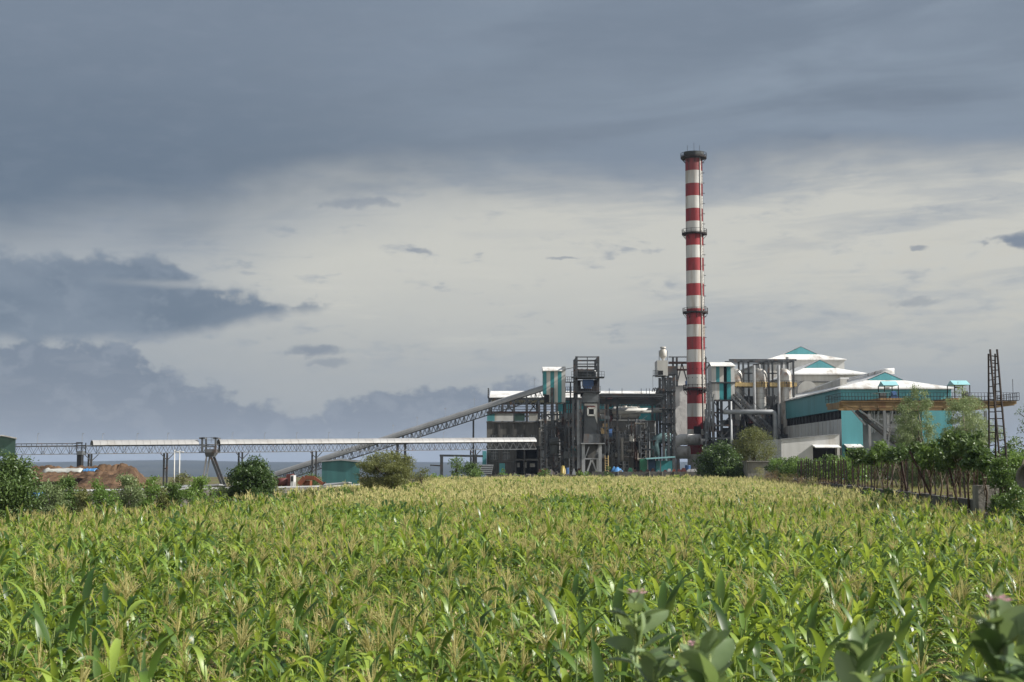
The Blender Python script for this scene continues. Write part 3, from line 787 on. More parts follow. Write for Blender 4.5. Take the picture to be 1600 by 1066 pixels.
# ---------------------------------------------------------------- scaffolded boiler tower
def boiler_tower():
    D = 274; X = lambda px: W(px, 640, D).x; Z = lambda py: W(918, py, D).z
    t = thing('boiler_tower', 'open steel boiler tower with grey ducting and a square black opening', 'tower', (X(918), D, 0))
    y0, y1 = D, D + 9
    xs = (X(901), X(918), X(935))
    for x in (xs[0], xs[2]):
        for y in (y0, y1): MB().bar((x, y, Z(690)), (x, y, Z(557)), .45).build('column', M_steel, t)
    m = MB()
    for py in (558, 564, 573, 578, 591, 612, 630):
        z = Z(py)
        for y in (y0, y1): m.bar((xs[0], y, z), (xs[2], y, z), .28 if py in (573, 591, 612) else .2)
        for x in (xs[0], xs[2]): m.bar((x, y0, z), (x, y1, z), .2)
    m.bar((xs[1], y0, Z(558)), (xs[1], y0, Z(591)), .15)
    m.build('top_frame', M_steel, t)
    for py, a, b in ((590, 893, 944), (613, 897, 938)):
        m = MB().box(X(a), y0 - 1.2, Z(py) - .1, X(b), y0 + 1.5, Z(py) + .12); m.rail((X(a), y0 - 1.2, Z(py)), (X(b), y0 - 1.2, Z(py)), 1.1, 12, .06); m.build('platform', M_steel, t)
    m = MB().tube([(X(904), y0 + 3, Z(584)), (X(931), y0 + 3, Z(584))], [.95, .95], 14); m.build('steam_drum', M_soot, t, smooth=True)
    m = MB().tube([(X(906), y0 + 2, Z(578)), (X(930), y0 + 2, Z(578)), (X(933), y0 + 2, Z(583)), (X(933), y0 + 2, Z(592))], .35, 8); m.build('pipe', M_galv, t)
    MB().box(X(911), y0 + .5, Z(602), X(928), y0 + 3, Z(593)).prism([(X(911), y0 + .5, Z(602)), (X(928), y0 + .5, Z(602)), (X(924), y0 + .5, Z(607)), (X(914), y0 + .5, Z(607))], (0, 2.5, 0)).build('blue_hopper', M_blue, t)
    m = MB()
    for a, b in ((903, 908), (926, 934)): m.box(X(a), y0 + 1, Z(612), X(b), y0 + 2.5, Z(594))
    m.box(X(909), y0 + 3, Z(618), X(931), y0 + 6, Z(606)); m.build('casing', M_rustd, t)
    def taper(z0, a0, b0, z1, a1, b1, nm, mm, ya=0, yb=6):
        return MB().prism([(X(a0), y0 + ya, z0), (X(b0), y0 + ya, z0), (X(b1), y0 + ya, z1), (X(a1), y0 + ya, z1)], (0, yb - ya, 0)).build(nm, mm, t)
    taper(Z(616), 911, 934, Z(611), 917, 928, 'hood', M_galv)
    taper(Z(629), 911, 935, Z(616), 911, 935, 'hood', M_steel2, -.4)
    taper(Z(678), 912, 936, Z(629), 914, 928, 'duct', mat('dark_duct_sheet', (.075, .08, .085), .6, .2, .3, .6))
    # white framed flashing down the right side
    m = MB()
    pts = [(X(913), Z(633)), (X(928), Z(634)), (X(930), Z(650)), (X(936), Z(672))]
    m.prism([(X(928.2), y0 - .1, Z(629.2)), (X(935), y0 - .1, Z(629.2)), (X(937), y0 - .1, Z(673)), (X(935.5), y0 - .1, Z(670)), (X(929), y0 - .1, Z(650))], (0, 6, 0))
    m.box(X(913), y0 - .15, Z(634), X(930), y0 + .1, Z(631)); m.build('flashing', M_cwhite, t)
    m = MB(); a, b, c, d = X(918.5), X(929), Z(649), Z(638)
    for p, q in (((a, c), (b, c)), ((b, c), (b, d)), ((b, d), (a, d)), ((a, d), (a, c))): m.bar((p[0], y0 - .35, p[1]), (q[0], y0 - .35, q[1]), .32)
    f = m.build('window', M_cwhite, t); MB().box(a + .1, y0 - .25, c + .1, b - .1, y0 - .2, d - .1).build('opening', M_black, f)
    MB().box(X(917), y0 - .4, Z(637), X(930), y0 - .1, Z(635)).build('lintel', M_redp, t)
    taper(Z(692), 911, 938, Z(678), 912, 937, 'casing_base', M_steel2, -.3)
    MB().box(X(907), y0 - 1.5, Z(694), X(944), y0 + 7, Z(692.5)).build('base_platform', M_galv, t)
    taper(Z(716), 919, 929, Z(694), 912, 936, 'ash_hopper', M_conc, .5, 5)
    for px in (911, 937):
        for y in (y0 - .6, y0 + 6): MB().bar((X(px), y, 0), (X(px), y, Z(693)), .6).build('leg', M_galv, t)
    m = MB(); zz = Z(717)
    m.bar((X(911), y0 - .6, zz), (X(937), y0 - .6, zz), .25); m.bar((X(911), y0 - .6, .3), (X(924), y0 - .6, zz), .3); m.bar((X(937), y0 - .6, .3), (X(924), y0 - .6, zz), .3); m.bar((X(913), y0 - .6, zz), (X(920), y0 - .6, Z(698)), .2)
    m.build('bracing', M_galv, t)
    for px, mm, w in ((903, M_steel2, .5), (895, M_steel, .4), (907, M_steel, .25)):
        MB().bar((X(px), y0 - .8, 0), (X(px), y0 - .8, Z(625)), w).build('downpipe', mm, t)
    m = MB()
    for py in (640, 655, 668, 682, 700, 716):
        m.bar((X(884), y0 - .5, Z(py)), (X(907), y0 - .5, Z(py)), .14); m.bar((X(937), y0 - .5, Z(py)), (X(950), y0 - .5, Z(py)), .14)
    for px in (888, 945, 950): m.bar((X(px), y0 - .5, 0), (X(px), y0 - .5, Z(632)), .22)
    m.bar((X(884), y0 - .4, Z(700)), (X(907), y0 - .4, Z(716)), .14); m.bar((X(888), y0 - .4, Z(700)), (X(907), y0 - .4, Z(682)), .14)
    m.build('side_scaffold', M_steel, t)
    # extra duct pieces, small machinery on the floors
    rr = random.Random(4)
    for i in range(26):
        px = rr.uniform(886, 952); py = rr.choice((655, 668, 682, 700, 716)) ; s_ = rr.uniform(.3, .8)
        MB().box(X(px) - s_, y0 + rr.uniform(.5, 3), Z(py), X(px) + s_, y0 + 3.5, Z(py) + rr.uniform(.5, 1.6)).build('machine_casing', M_steel2, t)
    for px, py in ((943, 678), (946, 671)): MB().box(X(px) - .5, y0 - .5, Z(py), X(px) + .5, y0 + 1, Z(py) + 1.1).build('orange_pump', M_orange, t)
    MB().tube([(X(951), y0 + .2, Z(677)), (X(956), y0 + .2, Z(677))], .8, 12).box(X(950), y0 - .2, Z(672), X(957), y0 + 1, Z(670)).build('blue_motor', M_blue, t)
boiler_tower()

# ---------------------------------------------------------------- pipe rack and tanks between the towers
def pipe_rack():
    D = 283; X = lambda px: W(px, 625, D).x; Z = lambda py: W(990, py, D).z
    t = thing('pipe_rack', 'dark horizontal pipe rack spanning between the two steel towers', 'pipe rack', (X(990), D, 0))
    MB().truss((X(937), D, Z(617)), (X(1033), D, Z(617.5)), .45, 24, .22, width=3).build('upper_girder', M_steel, t)
    MB().bar((X(937), D - .2, Z(629)), (X(1040), D - .2, Z(630)), .7).bar((X(937), D + 2, Z(625)), (X(1040), D + 2, Z(626)), .4).truss((X(937), D - .4, Z(624)), (X(1036), D - .4, Z(625)), 1.2, 20, .1).build('lower_girder', M_steel, t)
    for px in (1020, 965, 948): MB().bar((X(px), D + 1, Z(657)), (X(px), D + 1, Z(618)), .4).build('post', M_steel, t)
    for px in (972, 1002, 1010, 1015, 952): MB().bar((X(px), D, Z(617)), (X(px), D, Z(607)), .1).build('antenna', M_steel, t)
    MB().tube([(X(905), D + 4, Z(643)), (X(1045), D + 4, Z(640))], .55, 10).build('white_pipe', M_cwhite, t, smooth=True)
    # cream tank
    D = 287
    t = thing('storage_tank', 'cream horizontal cylinder tank with rust stains on the concrete roof', 'tank', (X(977), D, Z(657)))
    z = Z(645.5); r = 1.35
    m = MB().tube([(X(956.5), D + 2, z), (X(958), D + 2, z), (X(961), D + 2, z), (X(996), D + 2, z), (X(998.5), D + 2, z), (X(1000), D + 2, z)], [.5, 1.1, r, r, 1.1, .5], 24); m.build('shell', M_cream, t, smooth=True)
    for px in (965, 992): MB().box(X(px), D + 1, Z(657), X(px) + .5, D + 3, z - r * .8).build('saddle', M_conc2, t)
    m = MB().bar((X(969), D + .4, Z(656)), (X(969), D + .4, Z(630)), .22).tube([(X(977), D + 2, z + r), (X(977), D + 2, Z(633))], .5, 10).tube([(X(984), D + 2, z + r), (X(984), D + 2, Z(636)), (X(988), D + 2, Z(637))], .2, 6).bar((X(988), D + 2, z + r), (X(988), D + 2, Z(633)), .2)
    m.tube([(X(997), D + 1, Z(634)), (X(999.5), D + 1, Z(637)), (X(999.5), D + 1, Z(650))], .25, 8); m.build('vent_pipe', M_cwhite, t)
    D = 284.6
    MB().tube([(X(995.5), D, Z(655)), (X(995.5), D, Z(678)), (X(996.5), D, Z(682)), (X(999), D, Z(683)), (X(1006), D, Z(683))], .42, 10).build('bent_pipe', M_galv, None, smooth=True, label='bent grey downpipe running down the wall from the cream tank', cat='pipe')
    t = thing('valve_stack', 'dark red valve stack standing just left of the cream tank', 'valve', (X(953), 286, Z(660)))
    MB().tube([(X(953), 287, Z(664)), (X(953), 287, Z(640))], .75, 12).build('body', M_rustd, t); MB().tube([(X(948), 286.5, Z(628)), (X(957), 286.5, Z(628))], .9, 12).tube([(X(949), 286.5, Z(655)), (X(957), 286.5, Z(655))], .8, 12).build('casing', M_redp, t)
    D = 288
    t = thing('pipe_manifold', 'tangle of grey pipework on the roof edge behind the striped bunker tower', 'pipework', (X(865), D, Z(657)))
    rr = random.Random(9)
    for i in range(16):
        a = rr.uniform(842, 905); m = MB(); z0 = Z(656); z1 = Z(rr.uniform(641, 651)); r = rr.uniform(.15, .5)
        b = a + rr.uniform(2, 6); yy = D + rr.uniform(0, 3); m.tube([(X(a), yy, z0), (X(a), yy, z1), (X(b), yy, z1 + .2), (X(b), yy, z0)], r, 7); m.build('pipe', rr.choice((M_galv, M_cream, M_steel2, M_steel)), t)
pipe_rack()

def right_towers():
    # tower with cream cabin and rusty vessel
    D = 281; X = lambda px: W(px, 620, D).x; Z = lambda py: W(1045, py, D).z
    t = thing('lattice_tower', 'dark lattice tower carrying a cream cabin left of the chimney', 'tower', (X(1045), D, 0))
    for px in (1036, 1044, 1053):
        for y in (D, D + 6): MB().bar((X(px), y, 0), (X(px), y, Z(587 if px > 1040 else 588)), .5).build('column', M_steel, t)
    m = MB(); k = 0
    for py in range(592, 700, 7):
        for y in (D, D + 6): m.bar((X(1035), y, Z(py)), (X(1054), y, Z(py)), .2)
        m.bar((X(1036 if k % 2 else 1044), D, Z(py)), (X(1044 if k % 2 else 1036), D, Z(py + 7)), .14); m.bar((X(1044 if k % 2 else 1053), D + .1, Z(py)), (X(1053 if k % 2 else 1044), D + .1, Z(py + 7)), .14); k += 1
    m.build('bracing', M_steel, t)
    for py in (612, 640, 662):
        m = MB().box(X(1032), D - 1, Z(py), X(1055), D + 3, Z(py) + .12); m.rail((X(1032), D - 1, Z(py)), (X(1055), D - 1, Z(py)), 1.1, 8, .06); m.build('platform', M_steel, t)
    c = MB().box(X(1027), D - .5, Z(587.5), X(1043.5), D + 4.5, Z(563.5)).build('cabin', M_cream, t)
    MB().box(X(1028), D - .56, Z(586), X(1036), D - .4, Z(579.5)).build('opening', M_black, c)
    m = MB().box(X(1020), D - 1, Z(588), X(1040), D + .5, Z(588) + .12); m.rail((X(1020), D - 1, Z(588)), (X(1028), D - 1, Z(588)), 1.1, 4, .06).bar((X(1019.5), D - 1, Z(588)), (X(1019.5), D - 1, Z(606)), .05); m.build('balcony', M_steel, t)
    MB().box(X(1044), D + .2, Z(585), X(1058), D + 5, Z(572)).build('machine_casing', M_steel, t)
    m = MB(); rr = random.Random(2)
    for i in range(16):
        a = rr.uniform(1018, 1034); m.tube([(X(a), D - .3, Z(rr.uniform(612, 618))), (X(a + 2), D - .3, Z(rr.uniform(604, 610))), (X(a + 5), D, Z(rr.uniform(608, 616)))], .12, 5)
    m.build('pipe_bundle', M_steel, t)
    # vessel on top
    r = .62; cx, cy = X(1038), D + 1.5; t = thing('cyclone_vessel', 'small rusty white vessel perched on top of the cream cabin', 'vessel', (cx, cy, Z(563)))
    MB().lathe(cx, cy, [(.01, Z(541)), (.5, Z(541)), (.62, Z(542.5)), (.62, Z(543.5)), (.4, Z(544)), (.55, Z(546)), (.72, Z(547)), (.72, Z(556)), (.6, Z(557.5)), (.25, Z(561)), (.25, Z(563.5))], 20, ms=[1, 1, 1, 1, 1, 0, 0, 1, 1, 1]).build('shell', [M_cream, M_rustt], t, smooth=True)
    MB().bar((cx - .8, cy, Z(563.5)), (cx - .8, cy, Z(547)), .1).bar((cx + .8, cy, Z(563.5)), (cx + .8, cy, Z(547)), .1).build('bracket', M_steel, t)
    # rusty frame and big insulated duct behind the chimney
    D = 305; X = lambda px: W(px, 620, D).x; Z = lambda py: W(1080, py, D).z
    t = thing('precipitator_casing', 'creased silvery insulated precipitator casing directly behind the chimney', 'flue casing', (X(1080), D, 0))
    MB().box(X(1056), D + 1, Z(672), X(1105), D + 9, Z(602)).build('casing', M_insul, t)
    MB().prism([(X(1056), D + 1, Z(672)), (X(1105), D + 1, Z(672)), (X(1100), D + 1, Z(684)), (X(1060), D + 1, Z(684))], (0, 8, 0)).build('hopper', M_insul, t)
    MB().box(X(1058), D + 1, 0, X(1062), D + 3, Z(683)).box(X(1099), D + 1, 0, X(1103), D + 3, Z(683)).build('leg', M_steel, t)
    m = MB()
    for px in (1052, 1058, 1075, 1103): m.bar((X(px), D, Z(604)), (X(px), D, Z(559)), .4)
    m.bar((X(1045), D, Z(567)), (X(1104), D, Z(567)), .5, m=1); m.bar((X(1045), D, Z(578)), (X(1104), D, Z(578)), .4, m=1)
    m.bar((X(1045), D, Z(558)), (X(1104), D, Z(558)), .2); m.bar((X(1058), D, Z(600)), (X(1066), D, Z(568)), .25); m.bar((X(1066), D, Z(568)), (X(1075), D, Z(600)), .25)
    m.rail((X(1100), D, Z(585)), (X(1108), D, Z(585)), 2.5, 2, .15); m.build('top_frame', [M_steel, M_rust], t)
    MB().box(X(1072), D - .3, Z(602), X(1078), D + 1.5, Z(595)).build('motor', M_blue, t)
    MB().box(X(1060), D + 3, Z(602), X(1078), D + 6, Z(570)).build('inner_screen', M_whitew, t)
    # curved ducts at the chimney foot
    D = 294; X = lambda px: W(px, 700, D).x; Z = lambda py: W(1085, py, D).z
    for (lab, pts, r) in (('fat white elbow duct curving round left foot of the chimney', [(1094, 687), (1064, 687), (1055, 691), (1051, 698), (1051, 706)], 1.15), ('fat white elbow duct bending down right of the chimney foot', [(1094, 687), (1110, 689), (1117, 696), (1115, 705), (1106, 713)], 1.15)):
        yy = D if 'left' in lab else D + 5.0
        m = MB(); m.tube([(X(a), yy, Z(b)) for a, b in pts], r, 16)
        o = m.build('elbow_duct', M_insul, None, smooth=True, label=lab, cat='duct')
    o = MB().tube([(X(1056), D + .2, Z(707)), (X(1078), D + .2, Z(707))], 1.35, 18).tube([(X(1051), D + .2, Z(706)), (X(1051), D + .2, 0)], .3, 8).build('fan_housing', M_insul, None, smooth=True, label='round silvery fan housing lying low beside the chimney foot', cat='fan')
    # blue-green duct
    D = 284; X = lambda px: W(px, 700, D).x; Z = lambda py: W(1030, py, D).z
    MB().tube([(X(1023), D, Z(713)), (X(1023), D, Z(694)), (X(1026), D, Z(688)), (X(1032), D, Z(685)), (X(1048), D, Z(685))], 1.05, 12).tube([(X(1036), D, Z(700)), (X(1048), D, Z(700))], .7, 10).tube([(X(1040), D, 0), (X(1040), D, Z(700))], .7, 8).build('painted_duct', mat('blue_green_duct_paint', (.09, .16, .17), .6, 0, .3, .6), None, smooth=True, label='dull blue-green duct elbow left of the white elbow duct', cat='duct')
    # open machine shed with blue sheets, drums
    t = thing('pump_shed', 'low open shed with pale blue sheet roof left of the chimney foot', 'shed', (X(1025), 268, 0)); D = 268; X = lambda px: W(px, 700, D).x; Z = lambda py: W(1030, py, D).z
    MB().prism([(X(1010), D, Z(716)), (X(1055), D, Z(713)), (X(1055), D, Z(715)), (X(1010), D, Z(718))], (0, 5, 0)).build('roof', M_paleblue, t)
    for px in (1012, 1032, 1053): MB().bar((X(px), D + .3, 0), (X(px), D + .3, Z(716)), .2).build('post', M_steel2, t)
    MB().box(X(1014), D + 2.5, 0, X(1026), D + 3, Z(717)).build('blue_screen', mat('deep_blue_sheet', (.02, .07, .16), .5), t)
    MB().box(X(1001), D + 1, 0, X(1012), D + 3, Z(717)).build('green_screen', M_gtarp, t)
    MB().box(X(1027), D + 2, 0, X(1052), D + 4.8, Z(720)).build('machine', M_teald, t)
right_towers()

# ---------------------------------------------------------------- right of the chimney: striped tower, evaporator vessels
def evaporators():
    D = 284; X = lambda px: W(px, 600, D).x; Z = lambda py: W(1130, py, D).z
    t = thing('cane_tower', 'teal and white striped two storey tower right of the chimney', 'tower', (X(1130), D, 0))
    for z0, z1, st in ((Z(597), Z(571), ((1112, 1119, 0), (1119, 1124.5, 1), (1124.5, 1131, 0), (1136, 1142, 1), (1142, 1148, 0))), (Z(625), Z(599), ((1112.5, 1117.5, 2), (1117.5, 1124, 0), (1124, 1130.5, 1), (1136, 1142, 1), (1142, 1148, 0)))):
        for a, b, k in st: MB().box(X(a), D, z0, X(b), D + 6, z1).build('teal_stripe' if k == 1 else 'white_stripe', (M_whitew, M_teald, M_cream)[k], t)
        MB().box(X(1130.5), D + .8, z0, X(1136), D + 1.2, z1).build('opening', M_black, t)
    MB().box(X(1111), D - .3, Z(599), X(1149), D + 6.2, Z(597)).build('floor_band', M_steel, t)
    xm = X(1130); zr = Z(564.5)
    MB().prism([(X(1110.5), D - .6, Z(572)), (X(1149.5), D - .6, Z(572)), (X(1146.5), D + 3, zr), (X(1112), D + 3, zr)], (0, 0, -.12)).prism([(X(1112), D + 3, zr), (X(1146.5), D + 3, zr), (X(1149.5), D + 6.6, Z(572)), (X(1110.5), D + 6.6, Z(572))], (0, 0, -.12)).build('roof', M_white, t)
    for px in (1114, 1127, 1146):
        for y in (D + .3, D + 5.5): MB().bar((X(px), y, 0), (X(px), y, Z(625)), .5).build('leg', M_steel, t)
    m = MB()
    for py in (626, 645, 665, 685):
        m.bar((X(1104), D, Z(py)), (X(1150), D, Z(py)), .35); m.bar((X(1114), D, Z(py)), (X(1127), D, Z(py + 19)), .2); m.bar((X(1146), D, Z(py)), (X(1127), D, Z(py + 19)), .2)
    m.build('bracing', M_steel, t)
    rr = random.Random(5)
    for i in range(30):
        px = rr.uniform(1104, 1150); py = rr.choice((665, 685, 700, 715)); s_ = rr.uniform(.3, 1.1); MB().box(X(px) - s_, D + 1 + rr.uniform(0, 3), Z(py), X(px) + s_, D + 5, Z(py) + rr.uniform(.6, 2.2)).build('machine_casing', M_steel, t)
    m = MB()
    for a, b, c, d in ((1104, 640, 1104, 600), (1108, 650, 1108, 596), (1101, 700, 1101, 640), (1112, 690, 1112, 628)): m.bar((X(a), D - 1, Z(b)), (X(c), D - 1, Z(d)), .3)
    for py in (600, 612, 622, 640): m.bar((X(1100), D - 1, Z(py)), (X(1113), D - 1, Z(py)), .15)
    for i in range(10): a = rr.uniform(1099, 1112); m.tube([(X(a), D - 1, Z(rr.uniform(600, 690))), (X(a + 3), D - 1, Z(rr.uniform(600, 690)))], .15, 5)
    m.build('side_pipework', M_steel2, t)
    m = MB().box(X(1105), D + 4, Z(672), X(1122), D + 7, Z(660)).box(X(1104), D - .5, Z(674), X(1125), D + 3, Z(673)); m.build('floor', M_rust, t)
    # vessels
    D = 290; X = lambda px: W(px, 620, D).x; Z = lambda py: W(1190, py, D).z
    for x0, x1, yt, yb, nm in ((1143, 1160, 583, 655, 'leftmost, half hidden behind the striped tower'), (1179, 1199, 583, 646, 'middle one of the three'), (1216.5, 1237, 583, 667, 'rightmost, with the rustiest top')):
        cx = (X(x0) + X(x1)) / 2; r = (X(x1) - X(x0)) / 2
        t = thing('evaporator_vessel', 'tall weathered steel evaporator vessel, ' + nm, 'vessel', (cx, D, 0), 'three evaporator vessels in the steel frame')
        zt = Z(yt)
        MB().lathe(cx, D, [(.01, zt + .9), (r * .35, zt + .8), (r * .75, zt + .35), (r * .97, zt - .3), (r, zt - .8), (r, Z(597))], 28).build('dome', M_rustt, t, smooth=True)
        MB().lathe(cx, D, [(r + .12, Z(597)), (r + .12, Z(605.5))], 28).build('collar', M_ochre, t, smooth=True)
        prof = []; 
        for i in range(6):
            z = Z(605.5) + (Z(yb) - Z(605.5)) * i / 5; rr_ = r * (1.0 if i < 2 else .97)
            prof += [(rr_, z), (rr_ + .05, z - .05), (rr_ + .05, z - .2), (rr_, z - .25)]
        MB().lathe(cx, D, prof, 28).build('shell', M_tank, t, smooth=False)
        MB().lathe(cx, D, [(r * .97, Z(yb)), (r * .5, Z(yb) - 2.0), (.3, Z(yb) - 2.6)], 28).build('cone', M_rustt, t, smooth=True)
        m = MB()
        for a in range(4): th = math.pi / 4 + a * math.pi / 2; m.bar((cx + r * math.cos(th), D + r * math.sin(th), 0), (cx + r * math.cos(th), D + r * math.sin(th), Z(yb) + .5), .3)
        m.build('leg', M_steel, t)
        m = MB().tube([(cx - r * .4, D, zt + .3), (cx - r * .4, D, Z(577)), (cx - r * 1.1, D, Z(576.5)), (cx - r * 1.2, D, Z(580))], .22, 8).bar((cx + r * .5, D, zt), (cx + r * .5, D, Z(577)), .15); m.build('nozzle', M_cream, t)
        m = MB()
        for zz in (Z(600),): m.box(cx - .12, D - r - .2, zz, cx + .12, D - r - .1, zz + .3)
        m.build('hatch', M_black, t)
    t = thing('vessel_scaffold', 'steel frame with ochre walkway round the three evaporator vessels', 'steel frame', (X(1190), D, 0))
    for px in (1160, 1175.5, 1199.5, 1213.5, 1238):
        for y in (D - 2.5, D + 3.2):
            if px in (1175.5, 1213.5) and y < D: MB().tube([(X(px), y, 0), (X(px), y, Z(572))], .3, 8).build('column', M_galv, t)
            else: MB().bar((X(px), y + 1, 0), (X(px), y + 1, Z(564)), .36).build('column', M_steel, t)
    m = MB()
    for y in (D - 1.5, D + 4.2):
        m.bar((X(1138), y, Z(563.5)), (X(1243), y, Z(563.5)), .35); m.bar((X(1152), y, Z(566.5)), (X(1240), y, Z(566.5)), .18)
    for px in (1160, 1175, 1199.5, 1213, 1238): m.bar((X(px), D - 1.5, Z(564)), (X(px), D + 4.2, Z(564)), .25)
    m.build('top_beam', M_steel, t)
    m = MB()
    for a, b in ((1146, 1178), (1200, 1216), (1237.5, 1242)): MB().box(X(a), D - 2.6, Z(605), X(b), D - 2.2, Z(599)).box(X(a), D - 2.4, Z(605), X(b), D + 2.2, Z(604.2)).build('walkway_beam', M_ochre, t)
    m = MB(); m.rail((X(1148), D - 2.4, Z(605)), (X(1242), D - 2.4, Z(605)), 1.2, 24, .06)
    for py in (582, 640, 660): m.bar((X(1160), D + 3.2, Z(py)), (X(1240), D + 3.2, Z(py)), .25)
    m.build('handrail', M_steel, t)
    MB().box(X(1150), D + 6, 0, X(1163), D + 8, Z(648)).box(X(1163.1), D + 6, 0, X(1246), D + 8, Z(617)).build('pan_floor', M_soot, t)
    MB().box(X(1150), D - 3, Z(700), X(1250), D + 6, Z(679)).build('lower_deck', M_steel, t)
    m = MB(); rr = random.Random(8)
    for i in range(60):
        px = rr.uniform(1150, 1244); py = rr.choice((679, 660, 648)); w = rr.uniform(.2, .9); MB().box(X(px) - w, D + rr.uniform(3.5, 5), Z(py), X(px) + w, D + 5.8, Z(py) + rr.uniform(.5, 2.5)).build('machine_casing', M_steel2, t)
    for i in range(22):
        a = rr.uniform(1152, 1240); b = a + rr.uniform(-8, 8); p1, p2 = rr.uniform(610, 670), rr.uniform(610, 670); MB().tube([(X(a), D + 2.6, Z(p1)), (X(a), D + 2.6, Z(p2)), (X(b), D + 2.6, Z(p2))], rr.uniform(.1, .3), 6).build('pipe', M_steel2, t)
    MB().tube([(X(1168), D - 1.8, Z(656)), (X(1178), D - 1.8, Z(656))], .9, 12).box(X(1166), D - 2.6, Z(662), X(1180), D - .8, Z(660)).build('red_pump', M_redp, t)
    for a, b, p, q, nm in ((1184, 1196, 566, 584, 'wide grey flue pipe rising behind the middle vessel'), (1228, 1234, 561, 584, 'narrow grey flue pipe rising behind the rightmost vessel')):
        cx = (X(a) + X(b)) / 2; r = (X(b) - X(a)) / 2; t2 = MB().lathe(cx, D + 5.2, [(r, 0), (r, Z(p)), (r * .9, Z(p)), (r * .9, Z(p) - .6)], 18)
        t2.build('flue_pipe', M_galv, None, smooth=False, label=nm, cat='pipe')
    D = 284; X = lambda px: W(px, 620, D).x; Z = lambda py: W(1180, py, D).z
    t = thing('inclined_elevator', 'grey inclined elevator sloping down from the striped tower towards the right', 'conveyor', (X(1180), D, 0))
    a = Vector((X(1149), D - .5, Z(612))); b = Vector((X(1222), D - .5, Z(688)))
    dn = Vector((-.9, 0, -1.1))
    m = MB()
    for o in (Vector((0, 0, 0)), Vector((0, 1.8, 0))):
        m.bar(a + o, b + o, .3); m.bar(a + dn + o, b + dn + o, .3)
        for i in range(20): p = a.lerp(b, i / 20) + o; q = a.lerp(b, (i + 1) / 20) + o; m.bar(p, q + dn, .12); m.bar(q, q + dn, .12)
    m.build('truss', M_steel2, t)
    MB().bar(a + dn * .5 + Vector((0, .9, 0)), b + dn * .5 + Vector((0, .9, 0)), 1.3, .3).build('belt', mat('brown_grey_belt', (.12, .11, .095), .8), t)
    m = MB(); up = Vector((.4, 0, 1.1)); m.bar(a + up, b + up, .08)
    for i in range(21): p = a.lerp(b, i / 20); m.bar(p, p + up, .06)
    m.build('handrail', M_steel, t)
    MB().tube([(X(1128), D - 2, Z(644.5)), (X(1203), D - 2, Z(644.5)), (X(1206.5), D - 2, Z(646)), (X(1208), D - 2, Z(650)), (X(1208), D - 2, 0)], .48, 12).tube([(X(1139.5), D - 2, 0), (X(1139.5), D - 2, Z(628))], .22, 8).build('pipe_loop', M_galv, None, smooth=True, label='thick grey pipe running level then bending down in front of the vessels', cat='pipe')
evaporators()

# ---------------------------------------------------------------- sugar houses with gablet roofs
def gablet_hall(t, xa, xb, y0, y1, ze, ztri, zap, xt0, xt1, wall, hip, roofm=None, trim=M_teal, zwall=0):
    """Dutch gable: front hip to a vertical gablet, ridge running away from the camera"""
    xm = (xt0 + xt1) / 2; yg = y0 + hip
    ex = .5
    m = MB(); A = (xa - ex, y0 - ex, ze); B = (xb + ex, y0 - ex, ze); T0 = (xt0, yg, ztri); T1 = (xt1, yg, ztri); AP = (xm, yg, zap); AE = (xm, y1, zap)
    C = (xa - ex, y1, ze); Dd = (xb + ex, y1, ze)
    m.poly([A, B, T1, T0]); m.poly([A, T0, AP, AE, C]); m.poly([B, Dd, AE, AP, T1])
    for p, q in ((A, B), (A, C), (B, Dd)):
        m.poly([p, q, (q[0], q[1], q[2] - .25), (p[0], p[1], p[2] - .25)])
    m.build('roof', roofm or M_white, t)
    m = MB(); m.prism([(xt0 + .3, yg - .03, ztri + .02), (xt1 - .3, yg - .03, ztri + .02), (xm, yg - .03, zap - .12)], (0, .02, 0)); m.build('gablet', trim, t)
    return m
